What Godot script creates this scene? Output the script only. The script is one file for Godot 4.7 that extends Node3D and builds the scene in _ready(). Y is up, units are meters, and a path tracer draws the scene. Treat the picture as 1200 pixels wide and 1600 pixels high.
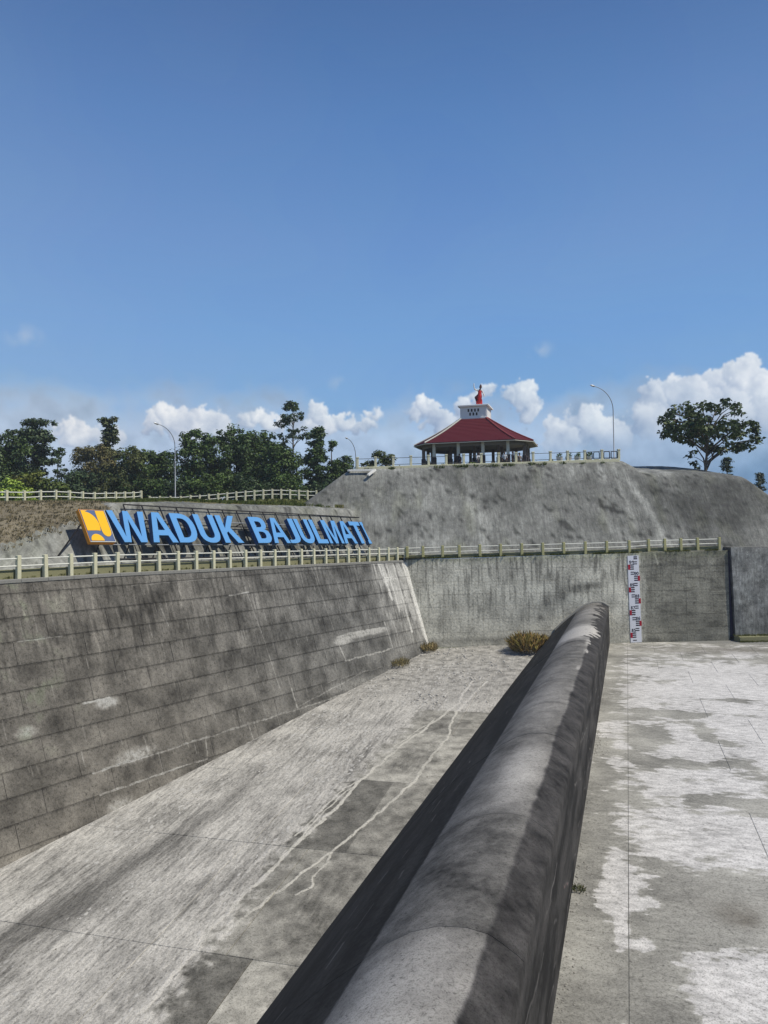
extends Node3D

# ---------------------------------------------------------------- frames of reference
const DW := Vector3(0.28836, 0, -0.95753)     # along the weir, away from the camera
const LW := Vector3(0.95753, 0, 0.28836)      # across the weir, to the right
const WA := Vector3(1.91, 6.67, -62.0)        # far top corner of the left wall
const WD := Vector3(0.52696, 0, -0.84989)     # along the left wall
const WB := Vector3(-0.84989, 0, -0.52696)    # behind the left wall
const SUN := Vector3(0.55, 0.80, 0.235)
const CAM_Y := 8.76

var rng := RandomNumberGenerator.new()
var lut := PackedByteArray()
var M := {}
var fbm_a := FastNoiseLite.new()
var fbm_b := FastNoiseLite.new()
var fbm_c := FastNoiseLite.new()

func P3(s: float, l: float, y: float) -> Vector3: return DW * s + LW * l + Vector3(0, y, 0)
func trough_y(s: float) -> float: return -0.105 * (61.0 - s)
func wall_top(t: float) -> float: return 7.03 if t < -28.0 else lerpf(7.03, 6.67, clampf((t + 28.0) / 28.0, 0, 1))
func wall_at(t: float, y: float, off := 0.0) -> Vector3: return WA + WD * (t + (6.67 - y) * 0.1) - WB * ((6.67 - y) * 0.218 + off) + Vector3(0, y - 6.67, 0)
func behind(t: float, p: float, y: float) -> Vector3: return Vector3(WA.x, 0, WA.z) + WD * t + WB * p + Vector3(0, y, 0)
func far_at(x: float, y: float, off := 0.0) -> Vector3: return Vector3(x, y, -61.6 - 0.075 * (x - 3.6)) + Vector3(0.0748, 0, 0.9972) * off
func sm(a: float, b: float, x: float) -> float: return smoothstep(a, b, x)

# ---------------------------------------------------------------- scene helpers
func numbered(called: String, parent: Node) -> String:
	if not parent.has_node(NodePath(called)): return called
	var k := 1
	while parent.has_node(NodePath("%s_%03d" % [called, k])): k += 1
	return "%s_%03d" % [called, k]

var counts := {}
func next_name(called: String, parent: Node) -> String:
	var key := str(parent.get_instance_id()) + called
	var k: int = counts.get(key, 0)
	counts[key] = k + 1
	return called if k == 0 else "%s_%03d" % [called, k]

func tag(o: Node, label := "", category := "", group := "", kind := ""):
	if label: o.set_meta("label", label)
	if category: o.set_meta("category", category)
	if group: o.set_meta("group", group)
	if kind: o.set_meta("kind", kind)
	return o

func thing(called: String, label: String, category: String, at := Vector3.ZERO, turn := 0.0, group := "") -> Node3D:
	var o := Node3D.new()
	o.name = next_name(called, self)
	add_child(o, true)
	o.position = at
	o.rotation.y = turn
	tag(o, label, category, group)
	return o

func part(called: String, mesh: Mesh, mat: Material, parent: Node, xf := Transform3D()) -> MeshInstance3D:
	var o := MeshInstance3D.new()
	o.name = next_name(called, parent)
	o.mesh = mesh
	o.material_override = mat
	o.transform = xf
	parent.add_child(o, true)
	return o

func struct(called: String, mesh: Mesh, mat: Material) -> MeshInstance3D:
	var o := part(called, mesh, mat, self)
	o.set_meta("kind", "structure")
	return o

func mat(c: Color, rough := 0.9, metal := 0.0) -> StandardMaterial3D:
	var m := StandardMaterial3D.new()
	m.albedo_color = c.linear_to_srgb()
	m.roughness = rough
	m.metallic = metal
	m.metallic_specular = 0.35
	return m

func begin() -> SurfaceTool:
	var st := SurfaceTool.new()
	st.begin(Mesh.PRIMITIVE_TRIANGLES)
	return st

func tri(st: SurfaceTool, a: Vector3, b: Vector3, c: Vector3):
	st.add_vertex(a); st.add_vertex(b); st.add_vertex(c)

func quad(st: SurfaceTool, a: Vector3, b: Vector3, c: Vector3, d: Vector3):
	tri(st, a, b, c); tri(st, a, c, d)

func done(st: SurfaceTool) -> ArrayMesh:
	st.generate_normals()
	return st.commit()

# a box with chamfered vertical and top edges, base centred at the origin of xf
func add_box(st: SurfaceTool, xf: Transform3D, size: Vector3, ch := 0.0):
	st.set_smooth_group(-1)
	var x := size.x / 2; var z := size.z / 2; var y := size.y
	if ch <= 0.0:
		var v := []
		for q in [Vector3(-x, 0, -z), Vector3(x, 0, -z), Vector3(x, 0, z), Vector3(-x, 0, z), Vector3(-x, y, -z), Vector3(x, y, -z), Vector3(x, y, z), Vector3(-x, y, z)]: v.append(xf * q)
		quad(st, v[4], v[5], v[6], v[7]); quad(st, v[3], v[2], v[1], v[0])
		quad(st, v[7], v[6], v[2], v[3]); quad(st, v[5], v[4], v[0], v[1])
		quad(st, v[6], v[5], v[1], v[2]); quad(st, v[4], v[7], v[3], v[0])
		return
	var rings := []
	for r in [[0.0, 0.0], [y - ch, 0.0], [y, ch]]:
		var ring := []
		var ix: float = x - r[1]; var iz: float = z - r[1]
		for q in [[-ix + ch, -iz], [ix - ch, -iz], [ix, -iz + ch], [ix, iz - ch], [ix - ch, iz], [-ix + ch, iz], [-ix, iz - ch], [-ix, -iz + ch]]:
			ring.append(xf * Vector3(q[0], r[0], q[1]))
		rings.append(ring)
	for k in 2:
		for i in 8:
			var j := (i + 1) % 8
			quad(st, rings[k + 1][i], rings[k][i], rings[k][j], rings[k + 1][j])
	for i in range(1, 7):
		tri(st, rings[2][0], rings[2][i], rings[2][i + 1])
		tri(st, rings[0][0], rings[0][i + 1], rings[0][i])

func box_mesh(size: Vector3, ch := 0.0) -> ArrayMesh:
	var st := begin()
	add_box(st, Transform3D(), size, ch)
	return done(st)

# a bar of rectangular section between two points
func add_bar(st: SurfaceTool, a: Vector3, b: Vector3, w: float, h: float, up := Vector3.UP):
	var y := (b - a)
	var ln := y.length()
	y /= ln
	var x := up.cross(y)
	if x.length() < 0.01: x = Vector3.RIGHT.cross(y)
	x = x.normalized()
	add_box(st, Transform3D(Basis(x, y, x.cross(y)), a), Vector3(w, ln, h))

func add_tube(st: SurfaceTool, pts: Array, rad, sides := 8, caps := true):
	st.set_smooth_group(0)
	var rings := []
	var side := Vector3.ZERO
	for i in pts.size():
		var dir: Vector3 = (pts[mini(i + 1, pts.size() - 1)] - pts[maxi(i - 1, 0)]).normalized()
		if side == Vector3.ZERO:
			side = dir.cross(Vector3.UP if absf(dir.y) < 0.9 else Vector3.RIGHT).normalized()
		side = (side - dir * side.dot(dir)).normalized()
		var up := side.cross(dir)
		var r: float = rad[i] if rad is Array else rad
		var ring := []
		for k in sides:
			var a := TAU * k / sides
			ring.append(pts[i] + (side * cos(a) + up * sin(a)) * r)
		rings.append(ring)
	for i in pts.size() - 1:
		for k in sides:
			var j := (k + 1) % sides
			quad(st, rings[i][k], rings[i][j], rings[i + 1][j], rings[i + 1][k])
	if caps:
		st.set_smooth_group(-1)
		var e: int = pts.size() - 1
		for k in range(1, sides - 1):
			tri(st, rings[0][0], rings[0][k + 1], rings[0][k])
			tri(st, rings[e][0], rings[e][k], rings[e][k + 1])

# extrude a polygon lying in the plane (o, ux, uy) by depth along n
func add_prism(st: SurfaceTool, poly: PackedVector2Array, o: Vector3, ux: Vector3, uy: Vector3, n: Vector3):
	st.set_smooth_group(-1)
	if Geometry2D.is_polygon_clockwise(poly): poly.reverse()
	var idx := Geometry2D.triangulate_polygon(poly)
	var flip := ux.cross(uy).dot(n) < 0
	for i in range(0, idx.size(), 3):
		var p := []
		for k in 3:
			var q := poly[idx[i + k]]
			p.append(o + ux * q.x + uy * q.y)
		var nn: Vector3 = (p[1] - p[0]).cross(p[2] - p[0])
		if nn.dot(n) > 0:   # front faces run clockwise
			tri(st, p[0] + n, p[2] + n, p[1] + n); tri(st, p[0], p[1], p[2])
		else:
			tri(st, p[0] + n, p[1] + n, p[2] + n); tri(st, p[0], p[2], p[1])
	for i in poly.size():
		var a := poly[i]; var b := poly[(i + 1) % poly.size()]
		var pa := o + ux * a.x + uy * a.y
		var pb := o + ux * b.x + uy * b.y
		if flip: quad(st, pa, pb, pb + n, pa + n)
		else: quad(st, pa, pa + n, pb + n, pb)

# ---------------------------------------------------------------- texture helpers
func nz(w: int, h: int, freq: float, oct: int, sd: int, sx := 1.0, sy := 1.0) -> PackedByteArray:
	var n := FastNoiseLite.new()
	n.noise_type = FastNoiseLite.TYPE_SIMPLEX_SMOOTH
	n.seed = sd
	n.frequency = freq
	n.fractal_octaves = oct
	n.fractal_gain = 0.55
	var im := n.get_image(maxi(4, int(w / sx)), maxi(4, int(h / sy)))
	im.convert(Image.FORMAT_L8)
	if im.get_width() != w or im.get_height() != h: im.resize(w, h, Image.INTERPOLATE_CUBIC)
	return im.get_data()

func field(w: int, h: int) -> PackedFloat32Array:
	var f := PackedFloat32Array()
	f.resize(w * h)
	return f

# soft ellipse added to a field, all in pixels
func blob(f: PackedFloat32Array, w: int, h: int, cx: float, cy: float, rx: float, ry: float, amp: float, hard := 0.0):
	for y in range(maxi(0, int(cy - ry * 1.6)), mini(h, int(cy + ry * 1.6) + 1)):
		for x in range(maxi(0, int(cx - rx * 1.6)), mini(w, int(cx + rx * 1.6) + 1)):
			var q := Vector2((x - cx) / rx, (y - cy) / ry).length()
			f[y * w + x] += amp * (1.0 - smoothstep(hard, 1.6, q))

# a line of varying width, drawn by maximum
func stroke(f: PackedFloat32Array, w: int, h: int, pts: Array, rad: float, amp: float, wob := 0.0, ax := 1.0, sd := 1):
	var n := FastNoiseLite.new()
	n.seed = sd
	n.frequency = 0.02
	for i in pts.size() - 1:
		var a: Vector2 = pts[i]; var b: Vector2 = pts[i + 1]
		var ln := maxf(1.0, a.distance_to(b))
		var k := 0.0
		while k <= ln:
			var p := a.lerp(b, k / ln)
			var o := n.get_noise_2d(k + i * 91.0, 3.0) * wob
			var r := maxf(0.6, rad * (1.0 + 0.7 * n.get_noise_2d(k * 2.0 + i * 47.0, 80.0)))
			var amp2 := amp * clampf(0.9 + 0.7 * n.get_noise_2d(k * 0.7 + i * 31.0, 160.0), 0.25, 1.0)
			p += (b - a).normalized().orthogonal() * o
			var rx := r * ax
			for y in range(maxi(0, int(p.y - r - 1)), mini(h, int(p.y + r + 2))):
				for x in range(maxi(0, int(p.x - rx - 1)), mini(w, int(p.x + rx + 2))):
					var q := Vector2((x - p.x) / ax, y - p.y).length()
					var v := amp2 * clampf(r + 0.5 - q, 0.0, 1.0)
					if v > f[y * w + x]: f[y * w + x] = v
			k += maxf(0.7, r * 0.5)

func tex(w: int, h: int, bytes: PackedByteArray, mip := true) -> ImageTexture:
	return ImageTexture.create_from_image(Image.create_from_data(w, h, false, Image.FORMAT_RGB8, bytes))

func ltex(w: int, h: int, bytes: PackedByteArray) -> ImageTexture:
	return ImageTexture.create_from_image(Image.create_from_data(w, h, false, Image.FORMAT_L8, bytes))

func put(b: PackedByteArray, i: int, r: float, g: float, bl: float):
	b[i * 3] = lut[clampi(int(r * 2047.0), 0, 2047)]
	b[i * 3 + 1] = lut[clampi(int(g * 2047.0), 0, 2047)]
	b[i * 3 + 2] = lut[clampi(int(bl * 2047.0), 0, 2047)]

func textured(t: Texture2D, rough := 0.92, bump: Texture2D = null, bump_cm := 2.0, detail: Texture2D = null) -> StandardMaterial3D:
	var m := StandardMaterial3D.new()
	m.albedo_texture = t
	m.roughness = rough
	m.metallic_specular = 0.3
	if bump:
		m.heightmap_enabled = true
		m.heightmap_texture = bump
		m.heightmap_scale = bump_cm
	if detail:
		m.detail_enabled = true
		m.detail_blend_mode = BaseMaterial3D.BLEND_MODE_MUL
		m.detail_uv_layer = BaseMaterial3D.DETAIL_UV_2
		m.detail_albedo = detail
	return m

# ================================================================ the scene
func _ready():
	rng.seed = 20
	lut.resize(2048)
	for i in 2048:
		lut[i] = int(clampf(pow(i / 2047.0, 1.0 / 2.2), 0, 1) * 255.0 + 0.5) if i > 10 else int(i / 2047.0 * 12.92 * 255.0)
	camera_and_light()
	fbm_a.seed = 5; fbm_a.frequency = 0.09; fbm_a.fractal_octaves = 4
	fbm_b.seed = 9; fbm_b.frequency = 0.45; fbm_b.fractal_octaves = 3
	fbm_c.seed = 14; fbm_c.frequency = 0.028; fbm_c.fractal_octaves = 3
	materials()
	terrain()
	apron()
	trough()
	weir()
	left_wall()
	far_wall()
	railings()
	letter_sign()
	gauge()
	pavilion()
	lamps()
	trees()
	plants()
	rubble()
	people()

func camera_and_light():
	var c := Camera3D.new()
	c.name = "camera"
	add_child(c)
	c.fov = rad_to_deg(2.0 * atan(800.0 / 1260.0))
	c.keep_aspect = Camera3D.KEEP_HEIGHT
	c.position = Vector3(0, CAM_Y, 0)
	c.basis = Basis(Vector3.RIGHT, deg_to_rad(1.5)) * Basis(Vector3.BACK, deg_to_rad(-0.8))
	c.far = 9000.0
	c.near = 0.1
	c.current = true
	var sun := DirectionalLight3D.new()
	sun.name = "sun"
	add_child(sun)
	sun.look_at_from_position(SUN * 50.0, Vector3.ZERO)
	sun.light_energy = 1.3
	sun.light_color = Color(1.0, 0.965, 0.9)
	sun.light_angular_distance = 0.5
	sun.shadow_enabled = true
	var we := WorldEnvironment.new()
	we.name = "environment"
	var e := Environment.new()
	e.background_mode = Environment.BG_SKY
	var sky := Sky.new()
	var pm := PanoramaSkyMaterial.new()
	pm.panorama = sky_picture()
	sky.sky_material = pm
	e.sky = sky
	e.sky_rotation = Vector3(0, PI, 0)
	e.tonemap_mode = Environment.TONE_MAPPER_LINEAR
	e.tonemap_exposure = 1.0
	e.fog_enabled = true
	e.fog_density = 0.0004
	e.fog_light_color = Color(0.80, 0.84, 0.88)
	e.sdfgi_enabled = true
	e.ssao_enabled = true
	e.ssil_enabled = true
	we.environment = e
	add_child(we)

# ---------------------------------------------------------------- sky: deep blue above, a belt of cumulus along the horizon
func sky_picture() -> ImageTexture:
	var w := 4096; var h := 2048
	var stops := [[-90, 0.42, 0.50, 0.58], [-1, 0.42, 0.50, 0.60], [0, 0.36, 0.49, 0.65], [4, 0.43, 0.57, 0.73], [9, 0.525, 0.68, 0.85], [14, 0.475, 0.64, 0.838], [20, 0.438, 0.588, 0.795], [27, 0.372, 0.524, 0.738], [34, 0.305, 0.448, 0.658], [50, 0.235, 0.375, 0.59], [90, 0.19, 0.32, 0.53]]
	var grad := Image.create(1, h, false, Image.FORMAT_RGB8)
	for y in h:
		var el := 90.0 - (y + 0.5) * 180.0 / h
		var k := 0
		while k < stops.size() - 2 and el > stops[k + 1][0]: k += 1
		var f := clampf((el - stops[k][0]) / (stops[k + 1][0] - stops[k][0]), 0, 1)
		grad.set_pixel(0, y, Color(lerpf(stops[k][1], stops[k + 1][1], f), lerpf(stops[k][2], stops[k + 1][2], f), lerpf(stops[k][3], stops[k + 1][3], f)))
	var full := grad.duplicate()
	full.resize(w, h, Image.INTERPOLATE_NEAREST)
	# the cloud belt: rows from 16 degrees above the horizon down to -1
	var top := int((90.0 - 16.0) / 180.0 * h)
	var rows := int(17.0 / 180.0 * h)
	var ppd := w / 360.0
	var hf := field(w, rows)
	var br := field(w, rows)
	var puffs := []
	var seen := [23.79,9.74,1.50,1.0, 24.98,8.74,1.27,1.0, 22.62,9.43,1.18,0.9, 19.93,9.64,0.75,1.0, 18.60,8.80,1.27,0.75, 21.03,8.64,1.82,0.75, 23.36,7.72,2.05,0.75, 25.25,7.37,1.59,0.6, 18.16,7.42,1.59,0.6,
		14.04,7.64,1.27,1.0, 14.79,6.73,1.59,0.85, 12.63,6.38,1.27,0.75, 15.84,6.03,1.36,0.65, 9.84,9.58,1.1,1.0, 9.08,9.30,0.91,0.9, 10.26,8.46,1.0,0.85, 7.48,9.98,0.62,0.8, 6.70,9.48,0.59,0.8, 5.79,8.97,0.82,0.9,
		2.93,8.91,0.91,1.0, 2.15,8.48,0.68,0.85, 4.19,7.99,1.14,0.65, -0.73,8.30,0.59,0.9, -1.51,7.63,0.82,0.75, -2.74,7.87,0.82,0.8, -4.91,8.55,0.91,1.0, -5.73,7.79,1.0,0.8, -4.24,7.65,1.0,0.85, -8.87,8.53,0.73,1.0,
		-9.63,7.95,0.73,0.8, -7.84,7.88,0.82,0.75, -14.42,8.66,0.6,1.0, -14.98,8.0,1.14,0.85, -15.91,7.54,1.0,0.85, -12.92,8.04,1.14,0.75, -13.57,7.28,1.59,0.75, -11.61,7.31,1.0,0.65, -21.63,7.50,0.73,1.0,
		-22.22,7.23,0.64,0.85, -20.64,6.78,1.0,0.75, -19.23,6.39,1.14,0.65]
	for i in range(0, seen.size(), 4): puffs.append([seen[i], seen[i + 1], seen[i + 2], seen[i + 3]])
	var az := 29.0
	while az < 360.0 - 29.0:       # the same belt goes on all round
		var tall := 7.6 + 2.6 * fbm_c.get_noise_2d(az * 3.0, 7.0) + rng.randf_range(-1.0, 1.0)
		for k in 3:
			puffs.append([az + rng.randf_range(-1.2, 1.2), tall - k * 0.9, rng.randf_range(0.7, 1.5), 1.0 - 0.15 * k])
		az += rng.randf_range(1.2, 2.8)
	var all := []
	for p in puffs:
		all.append([p[0], p[1], p[2] * 0.86, p[3]])
		for k in 20:
			var a := rng.randf_range(-0.5, PI + 0.5)
			var rr: float = p[2] * rng.randf_range(0.2, 0.5)
			all.append([p[0] + cos(a) * p[2] * rng.randf_range(0.45, 0.85), p[1] + sin(a) * p[2] * rng.randf_range(0.35, 0.78), rr, p[3] * rng.randf_range(0.85, 1.0)])
	for p in all:
		var cx: float = fposmod((p[0] + 180.0) * ppd, w)
		var cy: float = (90.0 - p[1]) / 180.0 * h - top
		var r: float = p[2] * ppd
		for y in range(maxi(0, int(cy - r)), mini(rows, int(cy + r) + 1)):
			for xx in range(int(cx - r), int(cx + r) + 1):
				var d2 := (xx - cx) * (xx - cx) + (y - cy) * (y - cy)
				if d2 < r * r:
					var hh := sqrt(r * r - d2)
					var at := y * w + posmod(xx, w)
					if hh > hf[at]:
						hf[at] = hh
						br[at] = p[3]
	var n1 := nz(w, rows, 0.035, 5, 71)
	var n2 := nz(w, rows, 0.011, 4, 72, 1.6, 1.0)
	var n3 := nz(w, rows, 0.12, 3, 73)
	var sunv := Vector3(0.55, 0.72, 0.42).normalized()
	var data: PackedByteArray = full.get_data()
	for y in range(2, rows - 2):
		var el := 16.0 - y * 180.0 / h
		for x in w:
			var at := y * w + x
			var jx := int((n1[at] - 128) * 0.085); var jy := int((n3[at] - 128) * 0.03 + (n1[(at + 37) % (w * rows)] - 128) * 0.07)
			var x2 := posmod(x + jx, w)
			var y2 := clampi(y + jy, 2, rows - 3)
			var q := y2 * w + x2
			var hh := hf[q]
			var soft := (n2[at] / 255.0)
			var base := sm(10.4, 7.4, el + (soft - 0.5) * 3.4 + (n1[at] - 128) * 0.006) * 0.92   # the hazy lower body of the clouds
			var a := sm(0.5, 4.0, hh + (n1[at] - 128) * 0.02) if hh > 0.0 else 0.0
			var i := ((y + top) * w + x) * 3
			var r := data[i] / 255.0; var g := data[i + 1] / 255.0; var b := data[i + 2] / 255.0
			var side := x / ppd - 180.0
			var lo := sm(6.3, 3.0, el) * sm(17.0, 25.0, side)
			var hz := lerpf(0.65, 0.82, soft) + (n1[at] - 128) * 0.0006
			r = lerpf(r, hz - 0.02 - 0.22 * lo, base * 0.85); g = lerpf(g, hz + 0.045 - 0.17 * lo, base * 0.85); b = lerpf(b, hz + 0.13 - 0.13 * lo, base * 0.85)
			if a > 0.0:
				var gx := hf[y2 * w + posmod(x2 + 2, w)] - hf[y2 * w + posmod(x2 - 2, w)]
				var gy := hf[q - 2 * w] - hf[q + 2 * w]
				var nn := Vector3(-gx, -gy, 5.0).normalized()
				var lit := clampf(nn.dot(sunv) * 0.66 + 0.33 + (n1[at] - 128) * 0.0016 + (n3[at] - 128) * 0.0009, 0, 1)
				lit *= lerpf(0.35, 1.0, br[q])
				var fade := sm(4.6, 7.6, el + (soft - 0.5) * 2.0)
				a *= lerpf(0.10, 1.0, fade)
				r = lerpf(r, lerpf(0.60, 0.955, lit), a); g = lerpf(g, lerpf(0.67, 0.965, lit), a); b = lerpf(b, lerpf(0.775, 0.975, lit), a)
			data[i] = int(clampf(r, 0, 1) * 255.0); data[i + 1] = int(clampf(g, 0, 1) * 255.0); data[i + 2] = int(clampf(b, 0, 1) * 255.0)
	# a thin uneven veil
	var vw := w / 8
	var vh := (h / 2) / 8
	var veil := Image.create_from_data(vw, vh, false, Image.FORMAT_L8, nz(vw, vh, 0.012, 4, 76, 1.6, 1.0))
	veil.resize(w, h / 2, Image.INTERPOLATE_CUBIC)
	var vb := veil.get_data()
	for y in range(0, h / 2):
		var k := sm(70.0, 30.0, 90.0 - y * 180.0 / h)
		if k <= 0.0: continue
		for x in w:
			var d := int((vb[y * w + x] - 110) * 0.085 * k)
			var i := (y * w + x) * 3
			data[i] = clampi(data[i] + d, 0, 255); data[i + 1] = clampi(data[i + 1] + int(d * 0.6), 0, 255); data[i + 2] = clampi(data[i + 2] + int(d * 0.15), 0, 255)
	# two faint wisps higher up
	for wisp in [[-24.1, 13.0, 1.0], [11.2, 12.5, 0.8], [-3.0, 10.6, 0.7], [60.0, 14.0, 1.6], [-75.0, 13.5, 1.4], [140.0, 13.0, 1.5], [200.0, 14.0, 1.2]]:
		var cx: float = fposmod((wisp[0] + 180.0) * ppd, w); var cy: float = (90.0 - wisp[1]) / 180.0 * h; var r: float = wisp[2] * ppd
		for y in range(int(cy - r), int(cy + r)):
			for xx in range(int(cx - r * 1.6), int(cx + r * 1.6)):
				var x := posmod(xx, w)
				var q := Vector2((xx - cx) / (1.6 * r), (y - cy) / r).length()
				var yy := clampi(y - top, 0, rows - 1)
				var a := clampf(1.0 - q, 0, 1) * sm(0.35, 0.75, n1[yy * w + x] / 255.0) * 0.5
				var i := (y * w + x) * 3
				data[i] = int(lerpf(data[i], 190, a)); data[i + 1] = int(lerpf(data[i + 1], 200, a)); data[i + 2] = int(lerpf(data[i + 2], 218, a))
	return ImageTexture.create_from_image(Image.create_from_data(w, h, false, Image.FORMAT_RGB8, data))

func materials():
	var g := nz(512, 512, 0.11, 5, 31)
	var g2 := nz(512, 512, 0.02, 4, 32)
	var b := PackedByteArray(); b.resize(512 * 512 * 3)
	for i in 512 * 512:
		var v := 0.92 + (g[i] - 128) * 0.0016 + (g2[i] - 128) * 0.0008
		if g[i] < 58: v *= 0.88
		put(b, i, v, v, v * 0.995)
	var im := Image.create_from_data(512, 512, false, Image.FORMAT_RGB8, b)
	M.grain_tex = ImageTexture.create_from_image(im)
	M.grain_h = ltex(512, 512, g)
	var g3 := nz(512, 512, 0.19, 3, 38)
	var g4 := nz(512, 512, 0.05, 5, 39)
	for i in 512 * 512:
		var v := 0.90 + (g[i] - 128) * 0.0022 + (g3[i] - 128) * 0.0022 + (g4[i] - 128) * 0.0016
		v *= 1.0 - 0.5 * sm(58.0, 40.0, g3[i]) - 0.3 * sm(66.0, 46.0, g4[i])
		v += 0.25 * sm(205.0, 225.0, g3[i])
		v = clampf(v, 0.2, 1.2)
		put(b, i, v, v, v * 0.99)
	M.pit_tex = tex(512, 512, b)
	var s := mat(Color(1, 1, 1), 0.95)
	s.vertex_color_use_as_albedo = true
	s.albedo_texture = M.grain_tex
	s.uv1_triplanar = true
	s.uv1_world_triplanar = true
	s.uv1_scale = Vector3(0.28, 0.28, 0.28)
	s.heightmap_enabled = true
	s.heightmap_texture = M.grain_h
	s.heightmap_scale = 6.0
	var a1 := nz(1024, 1024, 0.006, 5, 33)
	var a2 := nz(1024, 1024, 0.025, 5, 34, 1.0, 1.0)
	var a3 := nz(1024, 1024, 0.11, 3, 35)
	var a4 := nz(1024, 1024, 0.03, 4, 36, 0.5, 2.6)
	var a5 := nz(1024, 1024, 0.05, 4, 37, 1.0, 7.0)
	var tb := PackedByteArray(); tb.resize(1024 * 1024 * 3)
	for i in 1024 * 1024:
		var v := 0.68 + (a1[i] - 128) * 0.0024 + (a2[i] - 128) * 0.0011 + (a3[i] - 128) * 0.0010
		v *= 1.0 - 0.25 * sm(78.0, 55.0, a2[i] + (a3[i] - 128) * 0.25)
		v *= 1.0 - 0.25 * sm(150.0, 190.0, a4[i])
		v *= 1.0 - 0.26 * sm(140.0, 185.0, a5[i]) * (a1[i] / 150.0) + 0.30 * sm(95.0, 60.0, a5[i]) * (a2[i] / 150.0)
		if a3[i] < 52: v *= 0.62
		v += 0.26 * sm(182.0, 205.0, a2[i] + (a3[i] - 128) * 0.3)
		v = clampf(v, 0.15, 1.0)
		put(tb, i, v, v, v * 0.98)
	s.albedo_texture = tex(1024, 1024, tb)
	s.uv1_scale = Vector3(0.085, 0.085, 0.085)
	s.heightmap_texture = ltex(1024, 1024, a2)
	s.heightmap_scale = 1.0
	M.shotcrete = s
	var so := s.duplicate()
	so.albedo_texture = M.grain_tex
	so.heightmap_texture = M.grain_h
	so.uv1_scale = Vector3(0.4, 0.4, 0.4)
	M.soil = so
	var cc := so.duplicate()      # plain concrete without vertex colours
	cc.vertex_color_use_as_albedo = false
	cc.albedo_color = Color(0.25, 0.25, 0.235).linear_to_srgb()
	cc.heightmap_scale = 1.5
	cc.uv1_scale = Vector3(0.6, 0.6, 0.6)
	M.concrete = cc
	M.moss = cc.duplicate(); M.moss.albedo_color = Color(0.25, 0.245, 0.14).linear_to_srgb()
	M.moss_dark = cc.duplicate(); M.moss_dark.albedo_color = Color(0.10, 0.12, 0.045).linear_to_srgb()
	M.cream = cc.duplicate(); M.cream.albedo_color = Color(0.62, 0.61, 0.44).linear_to_srgb(); M.cream.heightmap_scale = 0.4
	M.cream_moss = cc.duplicate(); M.cream_moss.albedo_color = Color(0.40, 0.39, 0.20).linear_to_srgb(); M.cream_moss.heightmap_scale = 0.4
	M.pipe = mat(Color(0.68, 0.69, 0.62), 0.5)
	M.white = cc.duplicate(); M.white.albedo_color = Color(0.80, 0.80, 0.77).linear_to_srgb(); M.white.heightmap_scale = 0.2
	M.black = mat(Color(0.015, 0.015, 0.017), 0.6)
	M.iron = mat(Color(0.025, 0.024, 0.026), 0.6)
	M.galv = mat(Color(0.27, 0.29, 0.32), 0.55, 0.3)
	M.leaf = StandardMaterial3D.new()
	M.leaf.vertex_color_use_as_albedo = true
	M.leaf.roughness = 0.55
	M.leaf.metallic_specular = 0.35
	M.leaf.cull_mode = BaseMaterial3D.CULL_DISABLED
	M.leaf.backlight_enabled = true
	M.leaf.backlight = Color(0.5, 0.5, 0.3)
	M.bark = mat(Color(0.13, 0.105, 0.08), 0.95)

# ---------------------------------------------------------------- terrain
func smin(a: float, b: float, k: float) -> float:
	var h := clampf(0.5 + 0.5 * (b - a) / k, 0, 1)
	return lerpf(b, a, h) - k * h * (1.0 - h)

var caps := [[-70.0, 7.4], [-45.0, 7.6], [-36.0, 8.0], [-30.5, 8.75], [-25.8, 9.95], [-23.2, 10.8], [60.0, 10.8]]
func cap_at(t: float) -> float:
	for i in caps.size() - 1:
		if t <= caps[i + 1][0]:
			return lerpf(caps[i][1], caps[i + 1][1], clampf((t - caps[i][0]) / (caps[i + 1][0] - caps[i][0]), 0, 1))
	return 10.8

func upland(x: float, z: float) -> float:
	var v := clampf(11.2 + (-z - 57.0) * 0.045, 10.4, 12.6)
	return lerpf(v, 6.0, sm(14.0, 40.0, x))

func plateau(x: float) -> float:
	var v := 14.35 + 0.55 * clampf((x + 2.0) / 22.6, 0, 1)
	v -= 0.75 * sm(20.8, 25.0, x) + 0.25 * sm(25.0, 31.0, x)
	return v

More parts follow.
